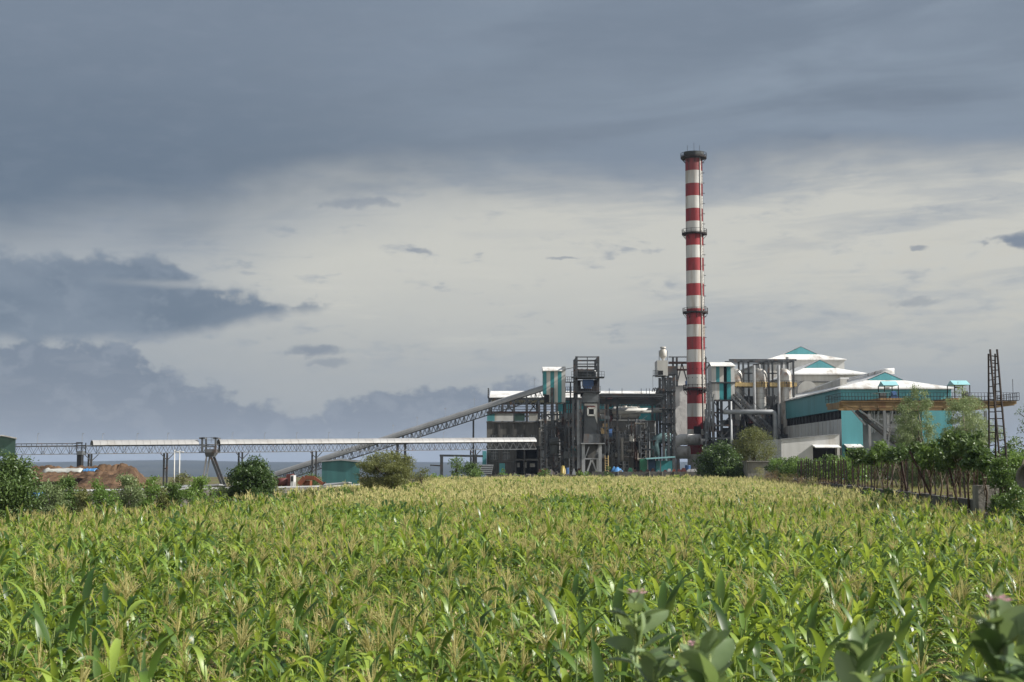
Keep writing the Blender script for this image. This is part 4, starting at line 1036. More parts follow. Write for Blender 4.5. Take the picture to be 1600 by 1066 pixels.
def sugar_houses():
    # the two white halls behind
    D = 345; X = lambda px: W(px, 560, D).x; Z = lambda py: W(1255, py, D).z
    t = thing('sugar_house', 'farthest and tallest white hall with teal gablet in its roof', 'building', (X(1257), D, 0))
    xa, xb = X(1201), X(1319); ze = Z(561.5)
    MB().box(xa, D, 0, xb, D + 60, ze - .05).build('wall', M_whitew, t)
    gablet_hall(t, xa, xb, D, D + 60, ze, Z(552), Z(543.5) + .6, X(1229), X(1283), 0, 3.5)
    MB().tube([(X(1228), D - 2, 0), (X(1228), D - 2, Z(559))], .4, 8).build('pipe', M_galv, t)
    D = 312; X = lambda px: W(px, 580, D).x; Z = lambda py: W(1286, py, D).z
    t = thing('sugar_house', 'middle white hall with teal gablet, stepped below the tallest hall', 'building', (X(1298), D, 0))
    xa, xb = X(1240), X(1354); ze = Z(584)
    MB().box(xa, D, 0, xb, D + 32, ze - .05).build('wall', M_cream, t)
    gablet_hall(t, xa, xb, D, D + 32, ze, Z(573.5), Z(564.5) + .6, X(1261), X(1313), 0, 3.5)
    MB().bar((X(1250), D - .2, Z(597)), (X(1310), D - .2, Z(597)), .2).build('gutter', M_steel, t)
    MB().tube([(X(1257), D - 3, Z(612)), (X(1257), D - .5, Z(612))], 2.2, 16).build('tank_end', M_cream, t)
    # big teal hall
    D = 240; X = lambda px: W(px, 620, D).x; Z = lambda py: W(1314, py, D).z
    xa, xb = X(1314), X(1486.5); ze = Z(606); y1 = 300
    t = thing('crystal_hall', 'large teal clad hall with bright white roof behind the orange gantry', 'building', ((xa + xb) / 2, D, 0))
    gablet_hall(t, xa, xb, D, y1, ze, Z(592), Z(581.5) + .3, X(1364), X(1425), 0, 4.5)
    zt2 = Z(640); zg = 0
    # front wall with a wide recessed bay
    m = MB(); bay = (X(1347), X(1440), .1, Z(640)); door = (X(1319), X(1341), .1, Z(702))
    m.panel(xa, xb, 0, ze - .2, D, 2.5, [bay, door]); m.poly([(xb, D, 0), (xb, y1, 0), (xb, y1, ze - .2), (xb, D, ze - .2)])
    m.poly([(xa, y1, 0), (xb, y1, 0), (xb, y1, ze - .2), (xa, y1, ze - .2)])
    m.build('front_wall', M_teal, t)
    zc = 4 + (724 - 641) * D / FPX; zd = 4 + (724 - 655) * D / FPX
    MB().box(xa, D + .02, zc, xa + .2, y1, ze - .2).build('side_wall', M_teal, t)
    m = MB().box(xa + .5, D + .1, zd, xa + .6, y1, zc)
    m.build('ventilation_band', M_black, t)
    m = MB()
    for i in range(20): y = D + .3 + (y1 - D) * i / 20; m.box(xa + .2, y, zd, xa + .4, y + .25, zc)
    m.build('band_post', M_soot, t)
    m = MB(); n = 20
    for i in range(n): y = D + (y1 - D) * i / n; m.box(xa, y + .05, 0, xa + .2, y + (y1 - D) / n - .35, zd)
    m.build('side_panel', M_whitew, t)
    MB().box(xa + .25, D + .1, 0, xa + .35, y1, zd).build('panel_backing', M_soot, t)
    # inside the bay: grey void, white back panels, lattice
    m = MB().box(X(1347), D + 2.6, 0, X(1361), D + 2.8, zt2); m.box(X(1361), D + 2.6, 0, X(1415), D + 2.8, Z(674)); m.build('bay_grey_wall', mat('grey_bay_sheet', (.17, .17, .175), .7, 0, .2, .5), t)
    MB().box(X(1361), D + 3.2, Z(674), X(1441), D + 3.4, zt2).build('bay_white_wall', M_whitew, t)
    MB().box(X(1347), D + 2.5, Z(646), X(1441), D + 2.62, zt2).build('bay_header', M_steel, t)
    m = MB()
    for px in (1362, 1366, 1370, 1376, 1386, 1404): m.bar((X(px), D + 2, Z(676)), (X(px), D + 2, Z(642)), .22)
    for py in (655, 668): m.bar((X(1361), D + 2, Z(py)), (X(1410), D + 2, Z(py)), .18)
    m.bar((X(1366), D + 2, Z(674)), (X(1378), D + 2, Z(642)), .2); m.bar((X(1386), D + 2, Z(674)), (X(1396), D + 2, Z(642)), .2)
    m.build('bay_lattice', M_galv, t)
    MB().box(X(1318), D - 2.2, Z(699), X(1342), D - .003, Z(698)).prism([(X(1317), D - 2.4, Z(699)), (X(1343), D - 2.4, Z(699)), (X(1343), D - .01, Z(694)), (X(1317), D - .01, Z(694))], (0, 0, -.1)).build('awning', M_white, t)
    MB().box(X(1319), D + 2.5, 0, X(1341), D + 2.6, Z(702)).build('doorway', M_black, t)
    # conveyor gallery tube up the left roof slope
    P = W(1308, 599.5, 283); Q = W(1384, 580.5, 247)
    o = MB().tube([P, Q, Q + Vector((1.4, -.3, .05))], .5, 14).build('roof_duct', M_insul, t, smooth=True)
    # lower lean-to between halls
    D2 = 262; X = lambda px: W(px, 620, D2).x; Z = lambda py: W(1280, py, D2).z
    t = thing('lean_to_roof', 'dusty cream sloping roof wedged between the teal hall and middle hall', 'roof', (X(1270), 285, 0))
    A = W(1312, 589, 262); B = W(1243, 618, 306); C = W(1300, 600, 262); 
    MB().prism([W(1313, 592, 262), W(1243, 618, 306), W(1243, 632, 306), W(1313, 612, 262)], (1.2, 0, 0)).build('cladding', M_cream, t)
    MB().prism([W(1313, 590, 262), W(1243, 616.5, 306), W(1243, 618.5, 306), W(1313, 592, 262)], (1.6, 0, 0)).build('edge', M_white, t)
    MB().bar((A.x, 270, 0), (A.x, 270, Z(606)), .4).bar((A.x, 300, 0), (A.x, 300, W(1250, 625, 300).z), .4).build('post', M_steel, t)
    # white annex
    D = 233; X = lambda px: W(px, 700, D).x; Z = lambda py: W(1290, py, D).z
    xa, xb = W(1221, 700, D).x, X(1312); 
    t = thing('annex', 'low white sheet annex with sloping parapet in front of the evaporators', 'shed', ((xa + xb) / 2, D, 0))
    dr = (X(1270), X(1308), .1, Z(699))
    m = MB(); m.panel(xa, xb, 0, Z(694), D, 1.5, [dr]); m.poly([(xa, D, Z(694)), (xb, D, Z(694)), (xb, D, Z(679)), (xa, D, Z(687))])
    m.poly([(xa, D, 0), (xa, D, Z(687)), (xa - 2.5, D + 18, Z(687)), (xa - 2.5, D + 18, 0)]); m.build('wall', M_whitew, t)
    MB().prism([(xa - .2, D - .15, Z(687)), (xb, D - .15, Z(679)), (xb, D - .15, Z(678)), (xa - .2, D - .15, Z(686))], (0, 18, 0)).build('roof', M_galv, t)
    MB().prism([(X(1269), D - 2.5, Z(699)), (X(1309), D - 2.5, Z(699)), (X(1309), D - .01, Z(695)), (X(1269), D - .01, Z(695))], (0, 0, -.12)).build('awning', M_white, t)
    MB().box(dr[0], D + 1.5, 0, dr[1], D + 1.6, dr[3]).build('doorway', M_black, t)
sugar_houses()

# ---------------------------------------------------------------- orange gantry with trolleys
def gantry():
    D = 212; X = lambda px: W(px, 620, D).x; Z = lambda py: W(1400, py, D).z
    t = thing('gantry_crane', 'long orange gantry girder with railed deck in front of the teal hall', 'crane', (X(1450), D, 0))
    zt = Z(628); 
    def girder(y, xa, xb, dep):
        m = MB(); zb = zt - dep
        m.prism([(xa, y, zt), (xb, y, zt), (xb, y, zt - dep * .35), (xb - 3.2, y, zb), (xa + 2.2, y, zb), (xa, y, zt - dep * .35)], (0, .7, 0))
        for i in range(9): x = xa + 3 + (xb - xa - 6) * i / 8; m.box(x, y - .06, zb + .05, x + .08, y - .003, zt - .05)
        m.box(xa, y - .12, zt, xb, y + .82, zt + .12); m.build('girder', M_orange, t)
    girder(D, X(1313), X(1588), .95); girder(D + 9, X(1313), X(1588), .95)
    m = MB(); m.box(X(1313), D + .9, zt - .9, X(1313) + .6, D + 8.9, zt).box(X(1588) - .6, D + .9, zt - .5, X(1588), D + 8.9, zt); m.build('end_carriage', M_orange, t)
    m = MB(); m.box(X(1313), D - 1.2, zt + .13, X(1588), D - .2, zt + .2); m.rail((X(1313), D - 1.2, zt + .2), (X(1588), D - 1.2, zt + .2), 1.1, 56, .045); m.rail((X(1313), D + 9.9, zt + .2), (X(1588), D + 9.9, zt + .2), 1.1, 56, .045)
    m.rail((X(1313), D - 1.2, zt + .2), (X(1313), D + 9.9, zt + .2), 1.1, 12, .045); m.rail((X(1588), D - 1.2, zt + .2), (X(1588), D + 9.9, zt + .2), 1.1, 12, .06)
    m.bar((X(1583), D, zt), (X(1583), D, zt + 3.4), .06); m.build('handrail', M_rustd, t)
    for px in (1382, 1412, 1540): 
        for y in (D + .3, D + 9.3): MB().bar((X(px), y, 0), (X(px), y, zt - 1.3), .38).build('column', M_galv, t)
    m = MB()
    for a, b in (((1345, 642), (1382, 668)), ((1412, 642), (1384, 668)), ((1395, 642), (1386, 700)), ((1410, 642), (1398, 690)), ((1332, 641), (1352, 664))): m.bar((X(a[0]), D + .35, Z(a[1])), (X(b[0]), D + .35, Z(b[1])), .22)
    m.bar((X(1382), D + .3, Z(668)), (X(1412), D + .3, Z(668)), .2); m.build('bracing', M_galv, t)
    m = MB(); a = Vector((X(1347), D + 4, Z(641))); b = Vector((X(1408), D + 4, Z(692))); m.bar(a, b, 1.0, .5); m.bar(a + Vector((0, 0, .8)), b + Vector((0, 0, .8)), .1); m.build('chute', M_steel, t)
    for x0, x1, yt, lab, blue in ((1388, 1412, 596, 'crane trolley with pale blue canopy and blue motor on the gantry near the hall', 1), (1499, 1525, 595, 'crane trolley with pale blue canopy at the right end of the gantry', 0)):
        t2 = thing('crane_trolley', lab, 'trolley', (X((x0 + x1) / 2), D + 4.5, zt + .2), 'two canopied trolleys on the gantry')
        ya, yb = D + 2.5, D + 6
        m = MB()
        for x in (X(x0 + 1), X(x1 - 1)):
            for y in (ya, yb): m.bar((x, y, zt + .5), (x, y, Z(yt + 4)), .12)
        m.bar((X(x0 + 1), ya, Z(yt + 9)), (X(x0 + 9), ya, Z(yt + 9)), .2); m.build('post', M_rustd, t2)
        zc = Z(yt + 5); ym = (ya + yb) / 2
        m = MB().prism([(X(x0 - 1), ya - .4, zc), (X(x0), ym, zc + .75), (X(x0 + 1), yb + .4, zc)], (X(x1) - X(x0), 0, 0)); m.build('canopy', M_paleblue, t2)
        MB().box(X(x0 - 12), ya - 2, zt + .2, X(x1 + 4), yb + 2.4, zt + .6).build('bogie', M_orange, t2)
        MB().tube([(X(x0 - 8), ya, Z(618)), (X(x0 + 2), ya, Z(618))], .65, 14).build('hoist_drum', M_soot, t2) if blue else MB().tube([(X(x0 + 14), ya, Z(617)), (X(x0 + 21), ya, Z(617))], .7, 14).build('hoist_drum', M_soot, t2)
        if blue:
            MB().tube([(X(1400), ya, Z(616)), (X(1407), ya, Z(616))], .55, 12).box(X(1398), ya - .5, Z(621), X(1409), ya + 1, Z(618)).build('motor', M_blue, t2)
            MB().box(X(1378), ya - .5, Z(613), X(1396), yb, Z(612)).bar((X(1379), ya, Z(613)), (X(1379), ya, zt), .1).bar((X(1395), ya, Z(613)), (X(1395), ya, zt), .1).build('cover_plate', M_paleblue, t2)
gantry()

# ---------------------------------------------------------------- pipes, brackets and ladders crowding the front of the boiler block
def process_pipes():
    D = 284.2; X = lambda px: W(px, 690, D).x; Z = lambda py: W(900, py, D).z; rr = random.Random(31)
    t = thing('process_pipework', 'dense grey pipes and light scaffolding in front of the boiler block', 'pipework', (X(930), D, 0))
    mats = (M_galv, M_steel2, M_steel2, M_steel, M_conc2, M_rust)
    for i in range(64):
        a = rr.choice((rr.uniform(842, 898), rr.uniform(944, 1022))); y = D - rr.uniform(0, 3)
        r = rr.choice((.09, .13, .2, .3)); p0, p1 = sorted((rr.uniform(655, 735), rr.uniform(655, 735))); mm = rr.choice(mats)
        pts = [(X(a), y, Z(p1)), (X(a), y, Z(p0))]
        if rr.random() < .7: b = a + rr.choice((-1, 1)) * rr.uniform(4, 22); pts.append((X(min(1022, max(842, b))), y, Z(p0)))
        if rr.random() < .4: q = pts[-1]; pts.append((q[0], y, q[2] + rr.uniform(-3, 3)))
        MB().tube(pts, r, 6).build('pipe', mm, t)
    for i, (px, w) in enumerate(((845, 9), (867, 8), (889, 7), (955, 9), (1000, 10))):
        m = MB(); y = D - 2.2
        for q in (px, px + w): m.bar((X(q), y, 0), (X(q), y, Z(658)), .13)
        for k in range(10): z = Z(735) + (Z(658) - Z(735)) * k / 9; m.bar((X(px), y, z), (X(px + w), y, z), .1); m.bar((X(px), y, z), (X(px + w), y, z + 1.0), .07)
        m.build('scaffold_tower', M_steel2 if i % 2 else M_galv, t)
    for px, py, w in ((852, 668, 30), (868, 690, 26), (948, 690, 38), (946, 668, 30), (850, 714, 40), (990, 689, 34)):
        m = MB().box(X(px), D - 1.6, Z(py), X(px + w), D - .6, Z(py) + .12); m.rail((X(px), D - 1.6, Z(py)), (X(px + w), D - 1.6, Z(py)), 1.0, int(w / 4), .055); m.build('platform', M_steel2, t)
    for i in range(14):
        px = rr.choice((rr.uniform(846, 896), rr.uniform(946, 1016))); py = rr.choice((690, 714, 735)); r = rr.uniform(.35, .8); z = Z(py) if py < 735 else 0
        MB().lathe(X(px), D - 1.2, [(.01, z), (r, z), (r, z + r * 2), (r * .6, z + r * 2.6), (.01, z + r * 2.7)], 12).build('process_vessel', rr.choice((M_galv, M_steel2, M_cream, M_teald)), t, smooth=False)
    for px, py, w, h in ((898, 735, 8, 14), (907, 735, 0, 0), (925, 735, 0, 0), (948, 712, 9, 10), (868, 685, 9, 9)):
        if w: MB().box(X(px), D + .6, Z(py), X(px + w), D + 1.7, Z(py - h)).build('painted_opening', M_black, t)  # solid black boxes standing in for shaded openings
process_pipes()
# ================================================================== YARD, WALLS, VEGETATION
rng = np.random.default_rng(7)
def quads_mesh(name, V, mats, parent, mi=None, smooth=False):
    """V: (n,4,3) array in world coordinates"""
    n = len(V); me = bpy.data.meshes.new(name)
    off = np.array(chain_loc(parent)) if parent is not None else np.array([V[:, :, 0].mean(), V[:, :, 1].mean(), V[:, :, 2].min()])
    me.vertices.add(n * 4); me.vertices.foreach_set('co', (V.reshape(-1, 3) - off).astype(np.float32).ravel())
    me.loops.add(n * 4); me.loops.foreach_set('vertex_index', np.arange(n * 4, dtype=np.int32))
    me.polygons.add(n); me.polygons.foreach_set('loop_start', np.arange(0, n * 4, 4, dtype=np.int32)); me.polygons.foreach_set('loop_total', np.full(n, 4, dtype=np.int32))
    for m in (mats if isinstance(mats, (list, tuple)) else [mats]): me.materials.append(m)
    if mi is not None: me.polygons.foreach_set('material_index', np.asarray(mi, dtype=np.int32))
    me.update(calc_edges=True)
    o = bpy.data.objects.new(name, me); COL.objects.link(o)
    if parent is not None: o.parent = parent
    else: o.location = off
    return o
def leaves(C, size, aspect=.45, up=.35, droop=0.0):
    """C: (n,3) leaf centres -> (n,4,3) rhombus leaves"""
    n = len(C); d = rng.normal(size=(n, 3)); d[:, 2] -= droop * 2
    d /= np.linalg.norm(d, axis=1, keepdims=True)
    nn = rng.normal(size=(n, 3)); nn[:, 2] += up * 3
    s = np.cross(d, nn); s /= np.linalg.norm(s, axis=1, keepdims=True) + 1e-9
    L = size * rng.uniform(.6, 1.3, (n, 1)); Wd = L * aspect
    return np.stack([C - d * L / 2, C + s * Wd / 2, C + d * L / 2, C - s * Wd / 2], axis=1)
def clumps(centers, radii, per, flat=1.0):
    out = []
    for c, r in zip(centers, radii):
        k = max(3, int(per * (r / np.mean(radii)) ** 2)); v = rng.normal(size=(k, 3)); v /= np.linalg.norm(v, axis=1, keepdims=True)
        rr = r * rng.uniform(.35, 1.0, (k, 1)) ** .6 * (1 + .25 * rng.normal(size=(k, 1)))
        p = v * rr; p[:, 2] *= flat; out.append(np.array(c) + p)
    return np.concatenate(out)
def limbs(mb, base, top, r0, targets, n=6):
    b = Vector(base); tp = Vector(top)
    pts = [b, b.lerp(tp, .35) + Vector((rng.normal() * .12, rng.normal() * .12, 0)) * (tp - b).length * .3, b.lerp(tp, .7) + Vector((rng.normal() * .1, 0, 0)) * (tp - b).length * .3, tp]
    mb.tube(pts, [r0, r0 * .8, r0 * .55, r0 * .2], n)
    for t in targets:
        f = rng.uniform(.25, .85); s = b.lerp(tp, f); e = Vector(t); mid = s.lerp(e, .5) + Vector((0, 0, -.08 * (e - s).length))
        mb.tube([s, mid, e], [r0 * .4, r0 * .25, r0 * .07], 5)
def tree(name, label, cat, x, y, h, w, lm, bark=None, zc=.3, clump=.5, nclump=45, per=120, leaf=.22, aspect=.5, r=.15, group=None, shape='round', droop=0, lean=0, z0=0.0, flat=.8, shrub=False, depth=None):
    t = thing(name, label, cat, (x, y, z0), group)
    cen = []; tries = 0; depth = depth or w
    while len(cen) < nclump and tries < nclump * 30:
        tries += 1
        p = rng.uniform(-1, 1, 3)
        if shape == 'round': ok = .25 < np.linalg.norm(p) < 1
        elif shape == 'vase': ok = math.hypot(p[0], p[1]) < (.35 + .65 * (p[2] + 1) / 2) * (1.0 if p[2] < .55 else 1.7 - 1.25 * p[2]) 
        elif shape == 'cone': ok = math.hypot(p[0], p[1]) < (1.0 - .62 * (p[2] + 1) / 2) 
        elif shape == 'tall': ok = math.hypot(p[0], p[1]) < math.sqrt(max(0, 1 - (p[2] * .97) ** 2)) * (.75 + .3 * math.sin(p[2] * 7 + x))
        else: ok = True
        if not ok: continue
        q = p + rng.normal(size=3) * .06
        cz = z0 + h * (zc + (1 - zc) * (q[2] * (1 - .1) + 1) / 2)
        cen.append((x + q[0] * w / 2 * .86 + lean * (cz - z0), y + q[1] * depth / 2 * .86, min(cz, z0 + h - clump * .4)))
    rad = clump * rng.uniform(.55, 1.35, len(cen))
    C = clumps(cen, rad, per, flat)
    C = C[C[:, 2] > z0 + .05]
    quads_mesh('foliage' if shrub else 'crown', leaves(C, leaf, aspect, droop=droop), lm, t)
    mb = MB(); tg = [cen[i] for i in rng.choice(len(cen), min(len(cen), 14), replace=False)]
    if shrub:
        for k in range(4): limbs(mb, (x + rng.normal() * .1, y + rng.normal() * .1, z0 - .05), (x + rng.normal() * w * .2, y + rng.normal() * w * .15, z0 + h * .75), r, tg[k * 3:k * 3 + 3], 5)
    else: limbs(mb, (x, y, z0 - .1), (x + lean * h * .8, y, z0 + h * .85), r, tg)
    mb.build('stem' if shrub else 'trunk', bark or M_bark, t, smooth=True)
    return t
def at(px, D): return (px - 800) / FPX * D * 1.0 / (math.cos(PITCH) + 191 / FPX * math.sin(PITCH))
def hgt(py, D): return 4 + (724 - py) * D / FPX

# -- left: trees, bushes, the boundary wall
def tr(name, label, cat, x0, x1, ytop, D, lm, **k):
    return tree(name, label, cat, at((x0 + x1) / 2, D), D, hgt(ytop, D), (x1 - x0) * D / FPX, lm, **k)
def left_side():
    m = MB()
    pts = [(at(-60, 98), 98), (at(100, 102), 102), (at(430, 116), 116), (at(530, 124), 124), (at(640, 150), 150)]
    for (xa, ya), (xb, yb) in zip(pts[:-1], pts[1:]):
        m.prism([(xa, ya, 0), (xa, ya + .25, 0), (xa, ya + .25, 2.0), (xa, ya, 2.0)], (xb - xa, yb - ya, 0))
    t = thing('boundary_wall', 'low grey boundary wall half hidden behind the bushes on the left', 'wall', (pts[1][0], pts[1][1], 0))
    m.build('wall', M_wall, t)
    m = MB()
    for (xa, ya), (xb, yb) in zip(pts[:-1], pts[1:]): m.prism([(xa, ya - .06, 2.003), (xa, ya + .31, 2.003), (xa, ya + .31, 2.12), (xa, ya - .06, 2.12)], (xb - xa, yb - ya, 0))
    m.build('coping', M_galv, t)
    tr('broadleaf_tree', 'large dark green tree filling the left edge of the picture', 'tree', -50, 62, 708, 72, L_dark, nclump=130, per=170, clump=.62, leaf=.17, zc=.12, r=.2)
    tr('broadleaf_tree', 'round dense dark green tree standing left of the red machinery', 'tree', 357, 433, 716, 92, L_dark, nclump=110, per=190, clump=.42, leaf=.15, zc=.22, r=.2)
    tr('feathery_tree', 'wide feathery olive tree with bare slanting branches in front of the conveyors', 'tree', 543, 668, 705, 108, L_olive, nclump=210, per=130, clump=.5, leaf=.16, aspect=.3, zc=.05, r=.14, shape='vase', flat=.5)
    tr('feathery_tree', 'thin low feathery shrub beside the wide olive tree', 'shrub', 640, 672, 722, 112, L_olive, nclump=22, per=90, clump=.4, leaf=.13, aspect=.3, zc=.2, r=.08, flat=.5)
    B = [(62, 100, 748, L_euc), (90, 122, 744, L_mid), (98, 118, 752, L_dark), (142, 168, 748, L_bright), (180, 222, 738, L_euc), (205, 226, 756, L_mid), (226, 250, 740, L_bright), (258, 288, 748, L_mid), (292, 332, 742, L_bright), (333, 372, 756, L_euc), (118, 145, 765, L_olive), (168, 186, 764, L_bright), (248, 262, 762, L_olive), (320, 338, 768, L_olive), (40, 66, 760, L_mid), (430, 446, 764, L_olive), (455, 478, 762, L_bright), (478, 500, 768, L_olive), (500, 545, 757, L_mid), (525, 560, 764, L_bright)]
    LB = ['leafy grey-green bush nearest the large left edge tree', 'rounded green bush with a taller dark plant behind it', 'dark bush topping the green one near the heap', 'pale bush below the middle of the brown heap', 'widest grey-green bush below the right end of the brown heap', 'low bush filling the foot of the widest grey-green bush', 'narrow upright bush right of the brown heap', 'green bush below the pair of white poles', 'bright round bush left of the V-legged hopper station', 'grey-green bush touching the round dark tree', 'low olive scrub between left bushes', 'small bright bush before the wall under the heap', 'low olive scrub below the white poles', 'low scrub at the foot of the bright round bush', 'bush tucked between edge tree and wall', 'small olive bush right of the round dark tree', 'bright low bush under the red machinery', 'olive scrub under the orange digger', 'bushy green growth before the teal shed', 'bright bush at the left foot of the feathery olive tree']
    for (a, b, yt, lm), lb in zip(B, LB):
        tr('bush', lb, 'bush', a - 6, b + 6, yt - 1, 88 + rng.uniform(-4, 5), lm, nclump=40, per=90, clump=.34, leaf=.15, zc=.0, r=.04, shrub=True, group='bushes along the left boundary wall', shape='cone' if b - a < 30 else 'round')
    # brown bagasse heap
    D = 155; n = 70; k = 26; V = []; x0, x1 = at(28, D), at(238, D)
    for j in range(k + 1):
        for i in range(n + 1):
            fx = i / n; fy = j / k
            env = min(1, fx / .06) * min(1, (1 - fx) / .2) ** .75; env *= math.sin(math.pi * min(1, fy * 1.1 + .0) * .5 if fy < .5 else math.pi * (.5 + (fy - .5))) ** .6 if 0 < fy < 1 else 0
            h = (3.2 + .2 * fx + .1 * math.sin(fx * 9 + 1.5)) * max(0, env)
            h += .3 * mnoise.noise((fx * 22, fy * 9, 0)) * env + .25 * mnoise.noise((fx * 60, fy * 30, 5)) * env
            V.append((x0 + (x1 - x0) * fx, D - 7 + 16 * fy, max(-.1, h * 1.12)))
    mb = MB(); mb.v = V; mb.f = [(j * (n + 1) + i, j * (n + 1) + i + 1, (j + 1) * (n + 1) + i + 1, (j + 1) * (n + 1) + i) for j in range(k) for i in range(n)]; mb.m = [0] * len(mb.f)
    mb.build('bagasse_heap', M_bag, None, smooth=True, label='long brown heap of crushed cane fibre behind the left wall', cat='heap')
    # sheets on the heap
    def sheet(px0, px1, py, D, mm, lab, sag=.3, nm='tarpaulin', cat='tarpaulin', wd=1.5):
        mb = MB(); n = 12; a, b = at(px0, D), at(px1, D); z = hgt(py, D); V = []
        for j in range(4):
            for i in range(n + 1): V.append((a + (b - a) * i / n, D + j * wd / 3, z + sag * mnoise.noise((i * .7, j * .8, px0)) - (0 if j else sag)))
        mb.v = V; mb.f = [(j * (n + 1) + i, j * (n + 1) + i + 1, (j + 1) * (n + 1) + i + 1, (j + 1) * (n + 1) + i) for j in range(3) for i in range(n)]; mb.m = [0] * len(mb.f)
        o = mb.build(nm, mm, None, smooth=True, label=lab, cat=cat)
        s = o.modifiers.new('thickness', 'SOLIDIFY'); s.thickness = .04
        return o
    sheet(66, 126, 733, 150, mat('pale_tarpaulin', (.35, .36, .34), .6, bump=.4), 'pale tarpaulin lying along the top of the brown heap')
    sheet(128, 148, 733, 151, M_tarp, 'small blue tarpaulin on the crest of the brown heap', .2)
    sheet(30, 58, 772, 80, M_tarp, 'bright blue tarpaulin glimpsed beside the large left edge tree', .25)
    # concrete slabs and junk on the wall
    rr = random.Random(3)
    for i, (px, D) in enumerate(((236, 104), (290, 106), (352, 110), (500, 118))):
        x = at(px, D); MB().prism([(x, D + 1.5, 2.05), (x + 2.2, D + 1.5, 2.15 + .2 * (i % 2)), (x + 2.3, D + 3, 2.3), (x + .1, D + 3, 2.2)], (0, 0, .1)).build('metal_sheet', M_galv, None, label=('loose pale sheet lying below the brown heap', 'loose pale sheet lying below the pair of white poles', 'loose pale sheet lying just left of round dark tree', 'loose pale sheet beside the orange digger')[i], cat='metal sheet', group='loose pale sheets behind the left wall')
    for px, lb in ((272.5, 'left white flag pole rising before the distant hills'), (280.5, 'right white flag pole rising before the distant hills')):
        D = 170; x = at(px, D); MB().tube([(x, D, 0), (x, D, hgt(703 if px < 275 else 704, D))], [.09, .06], 8).bar((x, D, hgt(706, D)), (x + .5, D, hgt(706.5, D)), .1).build('pole', M_cwhite, None, smooth=True, label=lb, cat='pole')
    tr('small_tree', 'thin twiggy tree just right of the two white poles', 'tree', 272, 296, 734, 165, L_olive, nclump=18, per=60, clump=.5, leaf=.2, zc=.3, r=.1)
    # machines on the wall top
    D = 150; x = at(448, D)
    t = thing('tanker_trailer', 'dull red cylindrical tank trailer at the foot of the inclined conveyor', 'trailer', (x, D, 0)); z = hgt(753.5, D)
    MB().tube([(at(434, D), D, z), (at(435, D), D, z), (at(449, D), D, z), (at(450, D), D, z)], [.25, .45, .45, .25], 16).build('tank', M_redp, t, smooth=True)
    for q in (437, 446): MB().tube([(at(q, D), D - .8, .55), (at(q, D), D + .8, .55)], .55, 14).build('wheel', M_tyre, t)
    MB().box(at(434, D), D - .5, .8, at(450, D), D + .5, z - .4).build('chassis', M_rustd, t)
    t = thing('tractor', 'red tractor with white cab right beside the red tank trailer', 'tractor', (at(455, D), D, 0))
    z = hgt(752, D)
    MB().box(at(451, D), D - .7, 1.0, at(456, D), D + .7, z).build('bonnet', M_redp, t)
    c = MB().box(at(456, D), D - .8, 1.0, at(461, D), D + .8, hgt(742.5, D)).build('cab', M_vwhite, t); MB().box(at(456.8, D), D - .83, z, at(460.2, D), D - .81, hgt(744, D)).build('window', M_glass, c)
    for q, r in ((452.5, .45), (459, .8)): MB().tube([(at(q, D), D - .9, r), (at(q, D), D + .9, r)], r, 16).build('wheel', M_tyre, t)
    MB().box(at(444, D), D + 1.5, 0, at(453, D), D + 3, hgt(741, D)).build('crate_stack', M_redp, None, label='dull red boxy machine part behind the tractor', cat='machine')
    t = thing('excavator', 'orange-red excavator with its arm bent behind the left wall', 'excavator', (at(485, D), D, 0)); A = lambda a, b: (at(a, D), D, hgt(b, D))
    m = MB(); m.bar(A(468, 757), A(477, 746), .5).bar(A(477, 746), A(492, 747), .42).bar(A(492, 747), A(505, 756), .3); m.build('arm', M_ropaint, t)
    MB().box(at(474, D), D + .2, 1.0, at(484, D), D + 2, hgt(751, D)).build('body', M_ropaint, t)
    MB().box(at(470.5, D), D - .2, 0, at(489, D), D + 2.4, .9).build('track', M_tyre, t)
    MB().prism([A(502, 753), A(508, 753), A(507, 759), A(503, 758)], (0, .9, 0)).build('bucket', M_rust, t)
    # teal shed
    D = 215; t = thing('teal_shed', 'small teal sheet shed partly behind the feathery olive tree', 'shed', (at(530, D), D, 0))
    z1, z2 = hgt(722, D), hgt(719.5, D)
    MB().prism([(at(503, D), D, 0), (at(562, D), D, 0), (at(562, D), D, z2 - .3), (at(545, D), D, z2), (at(533, D), D, z2), (at(503, D), D, z1)], (-1.6, 12, 0)).build('wall', mat('dull_teal_sheet', (.04, .14, .14), .6, 0, .2, .4, (2, 2, .2)), t)  # duller, darker teal than the hall sheets
    MB().prism([(at(502, D), D - .3, z1), (at(533, D), D - .3, z2), (at(562, D), D - .3, z2 - .3), (at(562, D), D - .3, z2), (at(533, D), D - .3, z2 + .25), (at(502, D), D - .3, z1 + .2)], (-1.6, 12.6, 0)).build('roof', M_galv, t)
    tr('small_tree', 'dark low tree in front of the small teal shed', 'tree', 470, 500, 740, 190, L_dark, nclump=22, per=70, clump=.7, leaf=.25, zc=.1, r=.1)
left_side()

